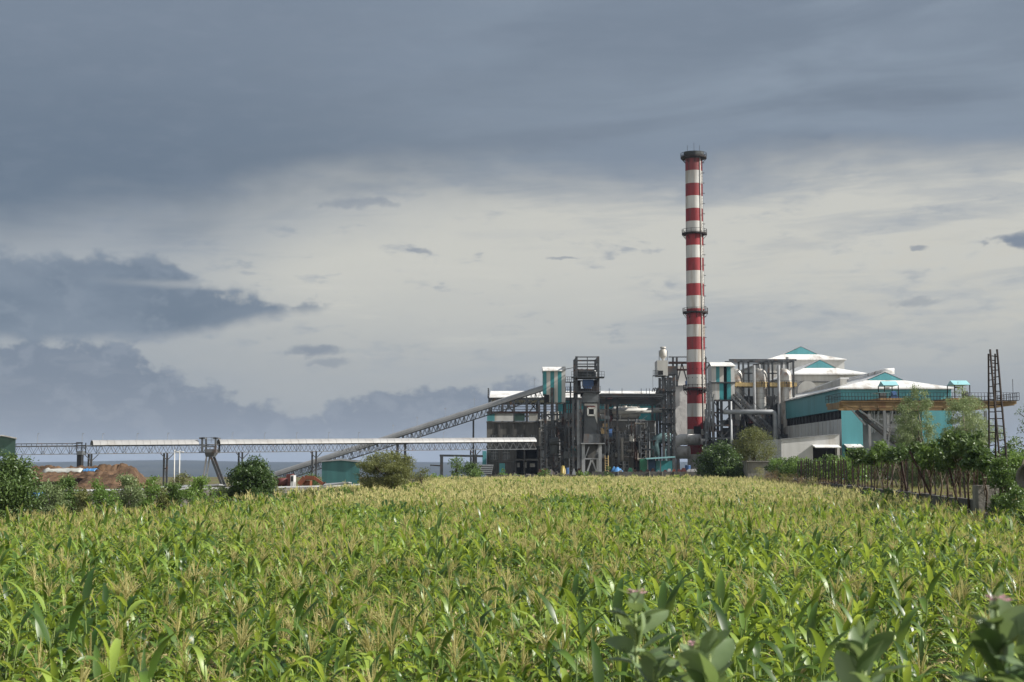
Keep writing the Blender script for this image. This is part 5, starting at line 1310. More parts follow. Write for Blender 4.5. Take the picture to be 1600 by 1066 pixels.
def centre_yard():
    # portal frame, slanted sheet stack
    D = 235; t = thing('portal_frame', 'bare steel portal frame between the olive tree and the concrete block', 'frame', (at(722, D), D, 0))
    Z = lambda py: hgt(py, D)
    for px in (690, 743): MB().bar((at(px, D), D, 0), (at(px, D), D, Z(711)), .5).build('post', M_steel, t)
    MB().bar((at(687, D), D, Z(712)), (at(755, D), D, Z(713)), .35).bar((at(690, D), D, Z(728)), (at(672, D), D, Z(727)), .2).build('beam', M_steel, t)
    o = MB().prism([(at(748, D), D - 6, Z(726)), (at(772, D), D - 6, Z(726)), (at(769, D), D - 8, Z(741)), (at(753, D), D - 8, Z(741))], (0, .15, 0))
    t = thing('louvred_panel', 'tilted louvred grey panel leaning at the left foot of the concrete block', 'panel', (at(760, D), D - 8, 0)); o.build('sheet', M_steel2, t)
    for i in range(5):
        f = i / 5 + .08; MB().bar((at(748 + 5 * f, D), D - 6.2 - 2 * f, Z(726 + 15 * f)), (at(772 - 3 * f, D), D - 6.2 - 2 * f, Z(726 + 15 * f)), .22, .12).build('slat', M_galv, t)
    MB().box(at(777, D), D + 40, 0, at(787, D), D + 42, hgt(724, D + 40)).build('teal_box', M_teal, None, label='teal box standing against the left foot of the concrete block', cat='box')
    rr = random.Random(12)
    items = [('drum', M_blue, (1070, 1079), 727, 'bright blue drum beside the chimney foot'), ('drum', M_blue, (882, 889), 731, 'dark blue drum standing under the striped bunker tower'), ('sack_pile', M_yellow, (875, 885), 729, 'yellow machine cover showing below the bunker tower'), ('car', M_tarp, (954, 976), 731, 'blue tarpaulin covered load at the foot of the boiler block')]
    for i, (nm, mm, (a, b), yt, lb) in enumerate(items):
        D = 262 - 6 * i; x0, x1 = at(a, D), at(b, D); z = hgt(yt, D); m = MB()
        if nm == 'drum':
            cx = (x0 + x1) / 2; r = (x1 - x0) / 2; m.lathe(cx, D, [(.01, z), (r * .95, z), (r, z - .08), (r, z * .66), (r * 1.04, z * .65), (r, z * .63), (r, z * .33), (r * 1.04, z * .32), (r, z * .3), (r, .0)], 18); m.build('drum', mm, None, label=lb, cat='drum')
        else:
            k = 10; V = []
            for j in range(k + 1):
                for ii in range(k + 1):
                    fx, fy = ii / k, j / k; e = (math.sin(math.pi * fx) * math.sin(math.pi * fy)) ** .15 if 0 < fx < 1 and 0 < fy < 1 else 0
                    V.append((x0 + (x1 - x0) * fx, D + 3 * fy, z * e * (1 + .2 * mnoise.noise((fx * 5, fy * 5, i)))))
            m.v = V; m.f = [(j * (k + 1) + q, j * (k + 1) + q + 1, (j + 1) * (k + 1) + q + 1, (j + 1) * (k + 1) + q) for j in range(k) for q in range(k)]; m.m = [0] * len(m.f)
            m.build('covered_load', mm, None, smooth=True, label=lb, cat='covered load')
    t = thing('step_ladder', 'pale yellow ladder leaning in front of the boiler block', 'ladder', (at(948, 265), 265, 0)); m = MB()
    for px in (946, 951): m.bar((at(px, 265), 265, 0), (at(px, 265), 266, hgt(712, 265)), .14)
    m.build('rail', M_ochre, t); m = MB()
    for z in np.arange(.4, hgt(713, 265), .45): m.bar((at(946, 265), 265 + z * .15, z), (at(951, 265), 265 + z * .15, z), .08)
    m.build('rung', M_ochre, t)
    # scattered scrap along the wall top: little things of many colours
    cols = [('red', M_redp), ('white', M_vwhite), ('blue', M_blue), ('rusty', M_rust), ('grey', M_galv), ('orange', M_ropaint), ('green', M_gtarp)]
    k = 0
    for px in (845, 852, 861, 897, 905, 970, 985, 993, 1002, 1012, 1020, 1029, 1040, 1046, 1053, 1062, 1068, 1078, 1086):
        D = rr.uniform(206, 214); cn, mm = cols[rr.choice((3, 4, 3, 4, 6, 0))] if px < 1036 else (cols[1] if px in (1046, 1078, 1086) else cols[rr.choice((0, 0, 5, 3))])
        x = at(px, D); w = rr.uniform(.25, .6) if px < 1070 else .9; h = hgt(735 - rr.uniform(0, 4), D); m = MB()
        m.box(x - w, D, 0, x + w, D + .9, h * .8); m.prism([(x - w * .9, D + .05, h * .8), (x + w * .9, D + .05, h * .8), (x + w * .5 * rr.uniform(.2, 1), D + .05, h), (x - w * rr.uniform(.1, .6), D + .05, h)], (0, .8, 0))
        near = 'under the bunker tower' if px < 870 else 'under the boiler tower' if px < 930 else 'before the boiler block' if px < 1008 else 'before the pump shed' if px < 1040 else 'near the chimney foot'
        m.build('scrap_machine', mm, None, label=f'{cn} scrap machine part showing over the wall {near}', cat='scrap', group='scrap parts lined up behind the centre wall'); k += 1
    # rubble heaps left of the wall, single stones
    m = None
    proto = []
    for s in range(4):
        m = MB(); r2 = random.Random(s); V = []
        import itertools
        for i, (a, b, c) in enumerate(itertools.product((-1, 1), repeat=3)): V.append((a * r2.uniform(.5, 1), b * r2.uniform(.5, 1), c * r2.uniform(.4, .9)))
        m.v = V; m.f = [(0, 1, 3, 2), (4, 6, 7, 5), (0, 4, 5, 1), (2, 3, 7, 6), (0, 2, 6, 4), (1, 5, 7, 3)]; m.m = [0] * 6
        me = bpy.data.meshes.new('rock'); me.from_pydata(m.v, [], m.f); me.materials.append(M_rock); proto.append(me)
    for i in range(150):
        px = rng.uniform(800, 955) if i < 120 else rng.uniform(770, 1000); D = rng.uniform(207, 216); f = min(1, max(.25, (950 - px) / 80)); zz = rng.uniform(0, 2.6) * f * (1 - abs(px - 865) / 260)
        o = bpy.data.objects.new('rock', proto[i % 4]); COL.objects.link(o); s = rng.uniform(.35, .95) * (1.1 - .25 * zz)
        o.location = (at(px, D), D + zz * .6, zz); o.scale = (s * 1.3, s, s); o.rotation_euler = tuple(rng.uniform(0, 3, 3))
        tagv(o, 'dark rough stone in the rubble bank below the concrete buildings', 'rock', 'dark stones of the rubble bank')
    # centre wall with pale posts
    D = 204; t = thing('boundary_wall', 'dark block boundary wall with pale posts between maize and chimney', 'wall', (at(1000, D), D, 0))
    x0, x1 = at(925, D), at(1098, D); z = hgt(737, D)
    MB().box(x0, D, 0, x1, D + .25, z).build('wall', M_wall, t)
    for px in (965, 1014, 1034, 1053, 1073.5, 1093): MB().box(at(px, D), D - .08, 0, at(px, D) + .16, D - .003, z + .03).build('post', M_conc2, t)
    x0, x1 = at(1098.3, D), at(1150, D); MB().box(x0, D + .1, 0, x1, D + .35, z - .1).build('wall_right_end', M_wall, t)  # slightly lower right stretch, same block colour
    MB().box(at(760, D), D + 1.2, 0, at(924, D), D + 1.4, hgt(742, D)).build('low_wall', M_wall, t)
    # bushes and trees in the middle
    T = [('small_tree', 'thin small tree inside the bare portal frame', 'tree', 703, 722, 712, 215, L_mid, dict(nclump=18, per=60, clump=.55, zc=.3, r=.09)),
         ('small_tree', 'dark bushy tree left of the tilted louvred panel', 'tree', 716, 750, 718, 200, L_dark, dict(nclump=34, per=80, clump=.6, zc=.1, r=.12)),
         ('bush', 'low round bush in front of the dark bushy tree', 'bush', 730, 756, 734, 190, L_mid, dict(nclump=22, per=70, clump=.5, zc=0, shrub=True, r=.05)),
         ('bush', 'pale leafy bush beside the right foot of the feathery olive tree', 'bush', 668, 700, 740, 170, L_bright, dict(nclump=22, per=70, clump=.5, zc=0, shrub=True, r=.05)),
         ('bush', 'spreading bush between the olive tree and the louvred panel', 'bush', 698, 738, 745, 165, L_mid, dict(nclump=24, per=70, clump=.45, zc=0, shrub=True, r=.05)),
         ('bush', 'bright bush below the left windows of the concrete block', 'bush', 772, 796, 728, 207, L_bright, dict(nclump=24, per=70, clump=.5, zc=0, shrub=True, r=.05)),
         ('bush', 'low bright bush below the dark gateway of the concrete block', 'bush', 795, 818, 735, 206, L_bright, dict(nclump=18, per=60, clump=.45, zc=0, shrub=True, r=.05)),
         ('bush', 'green bush growing on the rubble under the striped bunker tower', 'bush', 838, 862, 730, 205, L_mid, dict(nclump=24, per=70, clump=.5, zc=0, shrub=True, r=.05)),
         ('bush', 'scrubby bush on the rubble left of the boiler tower foot', 'bush', 862, 884, 733, 206, L_olive, dict(nclump=18, per=60, clump=.5, zc=0, shrub=True, r=.05)),
         ('bush', 'flat bright weeds on the bank below the boiler tower', 'bush', 896, 925, 734, 205, L_bright, dict(nclump=22, per=60, clump=.4, zc=0, shrub=True, r=.05)),
         ('bush', 'low bright weeds right of the boiler tower foot', 'bush', 920, 948, 737, 204.6, L_bright, dict(nclump=22, per=60, clump=.35, zc=0, shrub=True, r=.05)),
         ('small_tree', 'narrow sapling right of the boiler tower foot', 'tree', 944, 957, 724, 203, L_dark, dict(nclump=16, per=60, clump=.42, zc=0, r=.06)),
         ('bush', 'bright shrub on the wall top near the blue covered load', 'bush', 985, 1003, 739, 203, L_bright, dict(nclump=12, per=40, clump=.3, zc=.3, shrub=True, r=.04)),
         ('broadleaf_tree', 'dark glossy broadleaf tree at the right foot of the chimney', 'tree', 1090, 1156, 690, 192, L_dark, dict(nclump=95, per=130, clump=.85, leaf=.3, zc=.02, r=.25)),
         ('feathery_tree', 'large olive feathery tree in front of the evaporator vessels', 'tree', 1136, 1216, 663, 198, L_olive, dict(nclump=120, per=150, clump=.95, leaf=.26, aspect=.3, zc=.08, r=.25, flat=.7)),
         ('bush', 'dark shrub under the olive feathery tree left of the small hut', 'bush', 1128, 1172, 722, 190, L_dark, dict(nclump=40, per=90, clump=.6, leaf=.28, zc=0, shrub=True, r=.08))]
    for nm, lb, ct, a, b, yt, D, lm, kw in T:
        kw = dict(leaf=.25, **kw) if 'leaf' not in kw else kw
        tr(nm, lb, ct, a, b, yt, D, lm, **kw)
    # small hut
    D = 186; t = thing('hut', 'small plastered hut with one white window behind the pole fence', 'hut', (at(1188, D), D, 0))
    w = (at(1182, D), at(1187.5, D), hgt(741, D), hgt(731, D))
    m = MB(); m.panel(at(1168, D), at(1204, D), 0, hgt(722, D), D, .3, [w]); m.box(at(1168, D), D + .31, 0, at(1204, D), D + 4, hgt(722, D)); m.build('wall', M_conc2, t)
    window(t, *w, D + .1, 2, 1, .16)
    MB().box(at(1166, D), D - .3, hgt(722, D) + .003, at(1206, D), D + 4.3, hgt(722, D) + .15).build('roof', M_conc2, t)
centre_yard()

# -- right: retaining wall, pole fence, orchard, ladders
WA, WB = Vector((21.7, 66, 0)), Vector((32.2, 176, 0))       # wall from near to far
WZ = 2.28
def wpt(f): return WA.lerp(WB, f)
def wf(px):
    k = (px - 800) / FPX; d = WB - WA
    k2 = k / (math.cos(PITCH) + 191 / FPX * math.sin(PITCH))
    return (k2 * WA.y - WA.x) / (d.x - k2 * d.y)
def right_side():
    d = (WB - WA).normalized(); nr = Vector((d.y, -d.x, 0)) * .3
    t = thing('retaining_wall', 'long low grey retaining wall carrying the fence poles on the right', 'wall', WA)
    m = MB(); k = 36
    for i in range(k):
        a = wpt(i / k); b = wpt((i + .995) / k); hz = WZ + .07 * mnoise.noise((i * .9, 0, 0))
        m.prism([a, a + nr, a + nr + Vector((0, 0, hz)), a + Vector((0, 0, hz))], b - a)
    m.build('wall', M_wall, t)
    # the wall carries on towards the camera side, running right
    E0 = WA + Vector((0, -.2, 0)); m = MB().prism([E0 + Vector((.9, 0, 0)), E0 + Vector((.9, .3, 0)), E0 + Vector((.9, .3, 1.2)), E0 + Vector((.9, 0, 1.2))], (16, -3, 0)); m.build('side_wall', M_conc2, t)
    x = WA.x; MB().box(x - .35, WA.y - .55, 0, x + .6, WA.y + .3, hgt(758, 66)).build('end_pillar', M_conc2, t)
    # raised orchard ground behind the wall
    m = MB(); n = 40; V = []; F = []
    for i in range(n + 1):
        a = WA.lerp(WB, -.05 + 1.08 * i / n)
        for j in range(13):
            off = .35 + j * 3.6; V.append((a.x + off, a.y - off * .05, 1.95 + .12 * mnoise.noise((i * .7, j * 1.3, 2)) - max(0, j - 8) * .3))
    for i in range(n):
        for j in range(12): q = i * 13 + j; F.append((q, q + 13, q + 14, q + 1))
    m.v = V; m.f = F; m.m = [0] * len(F)
    om = bpy.data.materials.get('earth_and_grass')
    m.build('orchard_ground', om, None, smooth=True, kind='structure')
    # fence poles
    P = [1244, 1247.5, 1250, 1254, 1257, 1261, 1264, 1268, 1271, 1275, 1279, 1283, 1287, 1291, 1296, 1301, 1306, 1311, 1316, 1320, 1328, 1331, 1338, 1343, 1347.5, 1352, 1358, 1366, 1376, 1382, 1389.5, 1403, 1409, 1413, 1420, 1440, 1449, 1456, 1474, 1488, 1494, 1502, 1515]
    rr = random.Random(21)
    for i, px in enumerate(P):
        f = wf(px); b = wpt(f) + nr * .5; b.z = WZ - .1; h = rr.uniform(2.0, 2.3) * (1.06 if px > 1400 else 1); lean = rr.uniform(-.12, .12)
        m = MB(); w = rr.choice((.034, .04, .045)) if b.y < 110 else rr.uniform(.045, .06)
        q = b + Vector((lean, 0, h)); L = .02
        m.prism([b + Vector((-w, 0, 0)), b + Vector((w, 0, 0)), b + Vector((w, L, 0)), b + Vector((-w, L, 0))], q - b); m.prism([b + Vector((w - L, L, 0)), b + Vector((w, L, 0)), b + Vector((w, 2 * w, 0)), b + Vector((w - L, 2 * w, 0))], q - b)
        near = 'by the low hut end' if px < 1300 else 'before the annex doorway' if px < 1345 else 'below the teal hall front' if px < 1412 else 'below the pale tall trees' 
        m.build('fence_pole', rr.choice((M_rust, M_rustd, M_rustd)), None, label=f'upright rusty angle iron pole on the retaining wall {near}', cat='pole', group=f'rusty fence poles {near}')
    for px, dx, lb in ((1450, -1.1, 'rusty pole leaning left against its neighbours on the retaining wall'), (1489, -.5, 'rusty pole tilting slightly left near the tall pale trees'), (1412, -.35, 'brown pole tilting left between upright poles')):
        f = wf(px); b = wpt(f) + nr * .5; b.z = WZ - .1; MB().bar(b, b + Vector((dx, .2, 2.5)), .11).build('fence_pole', M_rust, None, label=lb, cat='pole')
    # slanting pale stakes in the orchard
    for i in range(22):
        f = rr.uniform(.05, .55); b = wpt(f) + nr / .3 * rr.uniform(2, 9); b.z = 1.85; MB().bar(b, b + Vector((rr.choice((-1, 1)) * rr.uniform(.4, 1.1), 0, rr.uniform(1.8, 2.8))), .07).build('stake', M_barkp, None, label='pale slanting wooden stake propping an orchard tree behind the poles', cat='stake', group='pale stakes propping the orchard trees')
    # orchard trees
    k = 0
    names = ['leafy orchard tree']
    spots = []
    for px in (1340, 1366, 1383, 1409, 1438, 1452, 1466, 1480, 1497, 1512, 1526, 1538):
        spots.append((px, 1))
    tops = {1340: 692, 1366: 692, 1383: 682, 1409: 688, 1438: 684, 1452: 694, 1466: 681, 1480: 690, 1497: 682, 1512: 661, 1526: 678, 1538: 692}
    desc = {1340: 'left end of the taller orchard row', 1352: 'just right of the white awning', 1366: 'under the left part of the orange gantry', 1383: 'at the crossing braces of the gantry', 1395: 'with its crown below the gantry chute', 1409: 'at the foot of the left tall pale tree', 1424: 'dark one under the left tall pale tree', 1438: 'right under the left tall pale tree', 1452: 'in the gap between the two tall pale trees', 1466: 'left under the right tall pale tree', 1480: 'low one under the right tall pale tree', 1497: 'middle under the right tall pale tree', 1512: 'tallest one under the right tall pale tree', 1526: 'just left of the iron ladders', 1538: 'touching the iron ladders'}
    for px, _ in spots:
        f = wf(px); b = wpt(f) + nr / .3 * (1.0 + 2.5 * ((px * 7) % 5) / 5); D = b.y; h = hgt(tops[px] + 9, D) - 1.9
        tree('orchard_tree', 'broadleaf orchard tree ' + desc[px], 'tree', at(px, D), D, h, h * (.38 if px < 1400 else .55), rr.choice((L_dark, L_mid, L_dark, L_mid)), zc=.6, nclump=17, per=60, clump=.34, leaf=.25, r=.055, z0=1.9, group='orchard trees behind the pole fence', depth=3.5)
    for i in range(26):
        px = [1212, 1222, 1232, 1243, 1254, 1266, 1278, 1290, 1301, 1312, 1325, 1215, 1236, 1258, 1283][i] if i < 15 else rr.uniform(1330, 1530)
        if i < 15:
            D = 168 - (px - 1212) * .32; tree('vine_clump', f'leafy climber clump topping the {"left" if px < 1250 else "middle" if px < 1290 else "right"} end of the far pole row', 'climber', at(px, D), D, hgt(712 + rr.uniform(-3, 6), D) - 0, 2.4 + rr.uniform(0, 1), (L_mid, L_bright, L_dark)[i % 3], zc=.52, nclump=20, per=60, clump=.45, leaf=.22, r=.07, group=f'climber clumps of the far pole row, {"left" if px < 1250 else "middle" if px < 1290 else "right"} end')
        else:
            D = rr.uniform(118, 150); px = 1335 + (i - 15) * 19
            tree('small_tree', 'low green tree seen between the poles deep in the orchard', 'tree', at(px, D), D, hgt(712 + rr.uniform(-8, 8), D) - 1.9, 3.4, (L_mid, L_bright)[i % 2], zc=.15, nclump=26, per=60, clump=.6, leaf=.24, r=.07, z0=1.9, group='low trees deep in the orchard')
    # the two tall pale trees
    tree('tall_tree', 'tall pale grey-green tree in front of the teal hall, left one', 'tree', at(1436, 118), 118, hgt(604, 118), 5.4, L_euc, M_barkp, zc=.2, nclump=210, per=150, clump=.42, leaf=.17, aspect=.28, r=.12, droop=.6, shape='cone', lean=.0)
    tree('tall_tree', 'tall pale grey-green tree in front of the gantry, right one', 'tree', at(1506, 114), 114, hgt(608, 114), 5.4, L_euc, M_barkp, zc=.2, nclump=220, per=150, clump=.45, leaf=.17, aspect=.28, r=.12, droop=.6, shape='cone')
    tree('tall_tree', 'shorter pale tree filling the right half of the right tall pair', 'tree', at(1524, 119), 119, hgt(618, 119), 4.8, L_euc, M_barkp, zc=.28, nclump=80, per=150, clump=.5, leaf=.17, aspect=.28, r=.1, droop=.6, shape='tall')
    tree('tall_tree', 'slim paler shoot left beside the left tall pale tree', 'tree', at(1413, 121), 121, hgt(620, 121), 1.8, L_euc, M_barkp, zc=.3, nclump=40, per=120, clump=.4, leaf=.17, aspect=.28, r=.08, droop=.6, shape='tall')
    # green belt at the right
    G = [(1545, 700, 92, L_mid, 34), (1563, 690, 100, L_bright, 40), (1580, 686, 104, L_mid, 44), (1600, 690, 98, L_mid, 40), (1592, 706, 84, L_bright, 30), (1566, 715, 84, L_mid, 26), (1612, 700, 90, L_dark, 40)]
    GL = ['dark leafy tree just right of the ladder pair', 'bright leafy tree behind the leaning ladder top', 'round leafy tree behind and above the concrete pipe', 'leafy tree at the right picture edge above the pipe', 'low bright tree directly above the concrete pipe', 'leafy bush between ladders and concrete pipe', 'dark tree cut by the right picture edge']
    for (px, yt, D, lm, wpx), lb in zip(G, GL): tree('leafy_tree', lb, 'tree', at(px, D), D, hgt(yt, D), wpx * 1.35 * D / FPX, lm, zc=.15, nclump=60, per=90, clump=.45, leaf=.17, r=.1)
    # twigs reaching in from the right
    t = thing('twiggy_tree', 'sparse dark twigs poking in at the right picture edge', 'tree', (at(1622, 60), 60, 0)); D = 60
    m = MB(); m.tube([(at(1622, D), D, 0), (at(1624, D), D, 3.5), (at(1618, D), D, hgt(640, D))], [.12, .1, .03], 6)
    cen = []
    for a, b in ((1594, 645), (1597, 672), (1592, 690), (1600, 660), (1606, 640), (1603, 700), (1612, 655), (1615, 680)): m.tube([(at(1621, D), D, hgt(b + 22, D)), (at(a, D), D, hgt(b, D))], [.03, .012], 5); cen.append((at(a, D), D, hgt(b, D)))
    m.build('branch', M_bark, t, smooth=True); quads_mesh('foliage', leaves(clumps(cen, np.full(len(cen), .2), 34), .1, .4), L_dark, t)
    # iron ladders
    def ladder(px0, py0, px1, py1, wtop, wbot, D, lab, tilt=0.0):
        a = W(px0, py0, D); t = thing('iron_ladder', lab, 'ladder', (a.x, D, a.z)); b = W(px1, py1, D + tilt)
        wd0 = Vector((wbot * D / FPX, 0, 0)); wd1 = Vector((wtop * D / FPX, 0, 0))
        MB().bar(a, b, .065).build('rail', M_rustd, t); MB().bar(a + wd0, b + wd1, .065).build('rail', M_rustd, t)
        n = 20
        for i in range(1, n):
            p = a.lerp(b, i / n + .004 * math.sin(i * 7)); q = (a + wd0).lerp(b + wd1, i / n - .004 * math.sin(i * 5)); e = (q - p) * .1
            MB().bar(p - e, q + e, .042).build('rung', M_rustd, t)
    ladder(1546, 758, 1544.5, 553, 10.5, 10, 66, 'upright rusty iron ladder standing on the concrete end pillar', .3)
    ladder(1566, 765, 1547, 546, 11, 11, 64.5, 'taller rusty iron ladder leaning left beside the upright one', .5)
    # concrete pipe
    D = 58; cx = at(1602, D); t = thing('concrete_pipe', 'large grey concrete pipe lying at the right picture edge', 'pipe', (cx + 1.2, D, 0)); r = .55; z = hgt(746, D)
    a0 = Vector((at(1601, D), D - .2, z)); dr = Vector((.9, .55, 0)).normalized()
    m = MB(); n = 30
    side = Vector((-dr.y, dr.x, 0))
    def ring(c, rr): return [c + side * (rr * math.cos(2 * math.pi * j / n)) + Vector((0, 0, rr * math.sin(2 * math.pi * j / n))) for j in range(n)]
    A = ring(a0, r); B = ring(a0 + dr * 2.6, r); A2 = ring(a0, r - .09); B2 = ring(a0 + dr * 2.6, r - .09)
    for j in range(n):
        q = (j + 1) % n
        m.poly([A[j], A[q], B[q], B[j]]); m.poly([A2[q], A2[j], B2[j], B2[q]]); m.poly([A[q], A[j], A2[j], A2[q]]); m.poly([B[j], B[q], B2[q], B2[j]])
    m.build('barrel', M_conc2, t, smooth=False); MB().prism([a0 + dr * .3 + Vector((0, 0, -r)) + side * -.4, a0 + dr * .3 + Vector((0, 0, -r)) + side * .4, Vector((a0.x, a0.y, 0)) + dr * .3 + side * .5, Vector((a0.x, a0.y, 0)) + dr * .3 - side * .5], dr * 2).build('plinth', M_conc2, t)
    # creepers over the wall end and weeds by the fence
    tree('creeper', 'tangled green creeper draped over the wall end below the ladders', 'climber', at(1566, 63), 63, hgt(700, 63), 1.3, L_mid, zc=.0, nclump=60, per=80, clump=.26, leaf=.14, r=.04, shrub=True)
    tree('creeper', 'spreading creeper mound covering the wall below the concrete pipe', 'climber', at(1588, 56), 56, hgt(757, 56), 2.3, L_mid, zc=.0, nclump=70, per=80, clump=.26, leaf=.13, r=.04, shrub=True)
    tree('creeper', 'dark creeper mound at the right edge behind the maize', 'climber', at(1606, 50), 50, hgt(772, 50), 1.9, L_dark, zc=.0, nclump=50, per=80, clump=.26, leaf=.13, r=.04, shrub=True)
    tree('bush', 'dark green bush standing against the retaining wall', 'bush', at(1375, 82), 82, hgt(764, 82), 1.1, L_mid, zc=.0, nclump=26, per=80, clump=.25, leaf=.15, r=.04, shrub=True)
    tree('bush', 'dark green bush standing against the wall, right of its twin', 'bush', at(1391, 79), 79, hgt(762, 79), 1.0, L_mid, zc=.0, nclump=26, per=80, clump=.25, leaf=.15, r=.04, shrub=True)
    for i, px in enumerate((1188, 1203, 1216, 1228, 1241, 1256, 1272, 1290)):
        D = 170 - i * 7; tree('dry_shrub', ('dry brown shrub nearest the small hut', 'dry brown shrub second from the small hut', 'tall dry shrub before the far climbers', 'greyish dry shrub left of the first poles', 'dry shrub at the first poles of the row', 'low dry shrub under the far poles', 'low straw-coloured shrub among the poles', 'last low dry shrub where the wall begins')[i], 'shrub', at(px, D), D, hgt(728 + i * 2.5, D), 1.8, L_dry if i % 3 else L_grass, zc=0, nclump=26, per=60, clump=.45, leaf=.2, aspect=.15, r=.04, shrub=True, droop=-.4)
    # rubble lying behind the wall
    pr = [bpy.data.meshes.get('rock'), bpy.data.meshes.get('rock.001'), bpy.data.meshes.get('rock.002')]
    for i in range(70):
        f = rr.uniform(.1, .62); b = wpt(f) + nr / .3 * rr.uniform(.5, 1.6); o = bpy.data.objects.new('rock', pr[i % 3]); COL.objects.link(o); s = rr.uniform(.1, .22); o.location = (b.x, b.y, 2.05); o.scale = (s * 1.4, s, s); o.rotation_euler = (rr.random() * 3, rr.random() * 3, rr.random() * 3)
        tagv(o, 'small dark stone lying behind the retaining wall under the poles', 'rock', 'small stones behind the retaining wall')
right_side()

def low_grass():
    """weeds and grass along the far edge of the field and on the orchard ground"""
    C = []
    def strip(x0, x1, y0, y1, n, z):
        C.append(np.stack([rng.uniform(x0, x1, n), rng.uniform(y0, y1, n), np.full(n, z) + rng.uniform(0, .3, n)], 1))
    strip(at(560, 200), at(1200, 200), 198, 208, 9000, .3)
    strip(-50, -14, 78, 100, 9000, .2); strip(-40, -8, 100, 140, 6000, .3)
    V = np.concatenate(C)
    q = leaves(V, .8, .06, droop=-.8)
    quads_mesh('weeds', q, [L_grass, L_bright], None, mi=(rng.random(len(q)) < .45).astype(int))['kind'] = 'stuff'
    bpy.data.objects['weeds']['label'] = 'rough grass and weeds along the field edges'
    # orchard grass
    n = 9000; f = rng.uniform(0, 1, n) ** 1.3 * .9; off = rng.uniform(1.5, 22, n)
    X = WA.x + (WB.x - WA.x) * f + off; Y = WA.y + (WB.y - WA.y) * f
    V = np.stack([X, Y, np.full(n, 2.05) + rng.uniform(0, .1, n)], 1)
    quads_mesh('grass', leaves(V, .4, .08, droop=-.8), L_grass, None)['kind'] = 'stuff'
    bpy.data.objects['grass']['label'] = 'sunlit grass on the raised orchard ground'
low_grass()
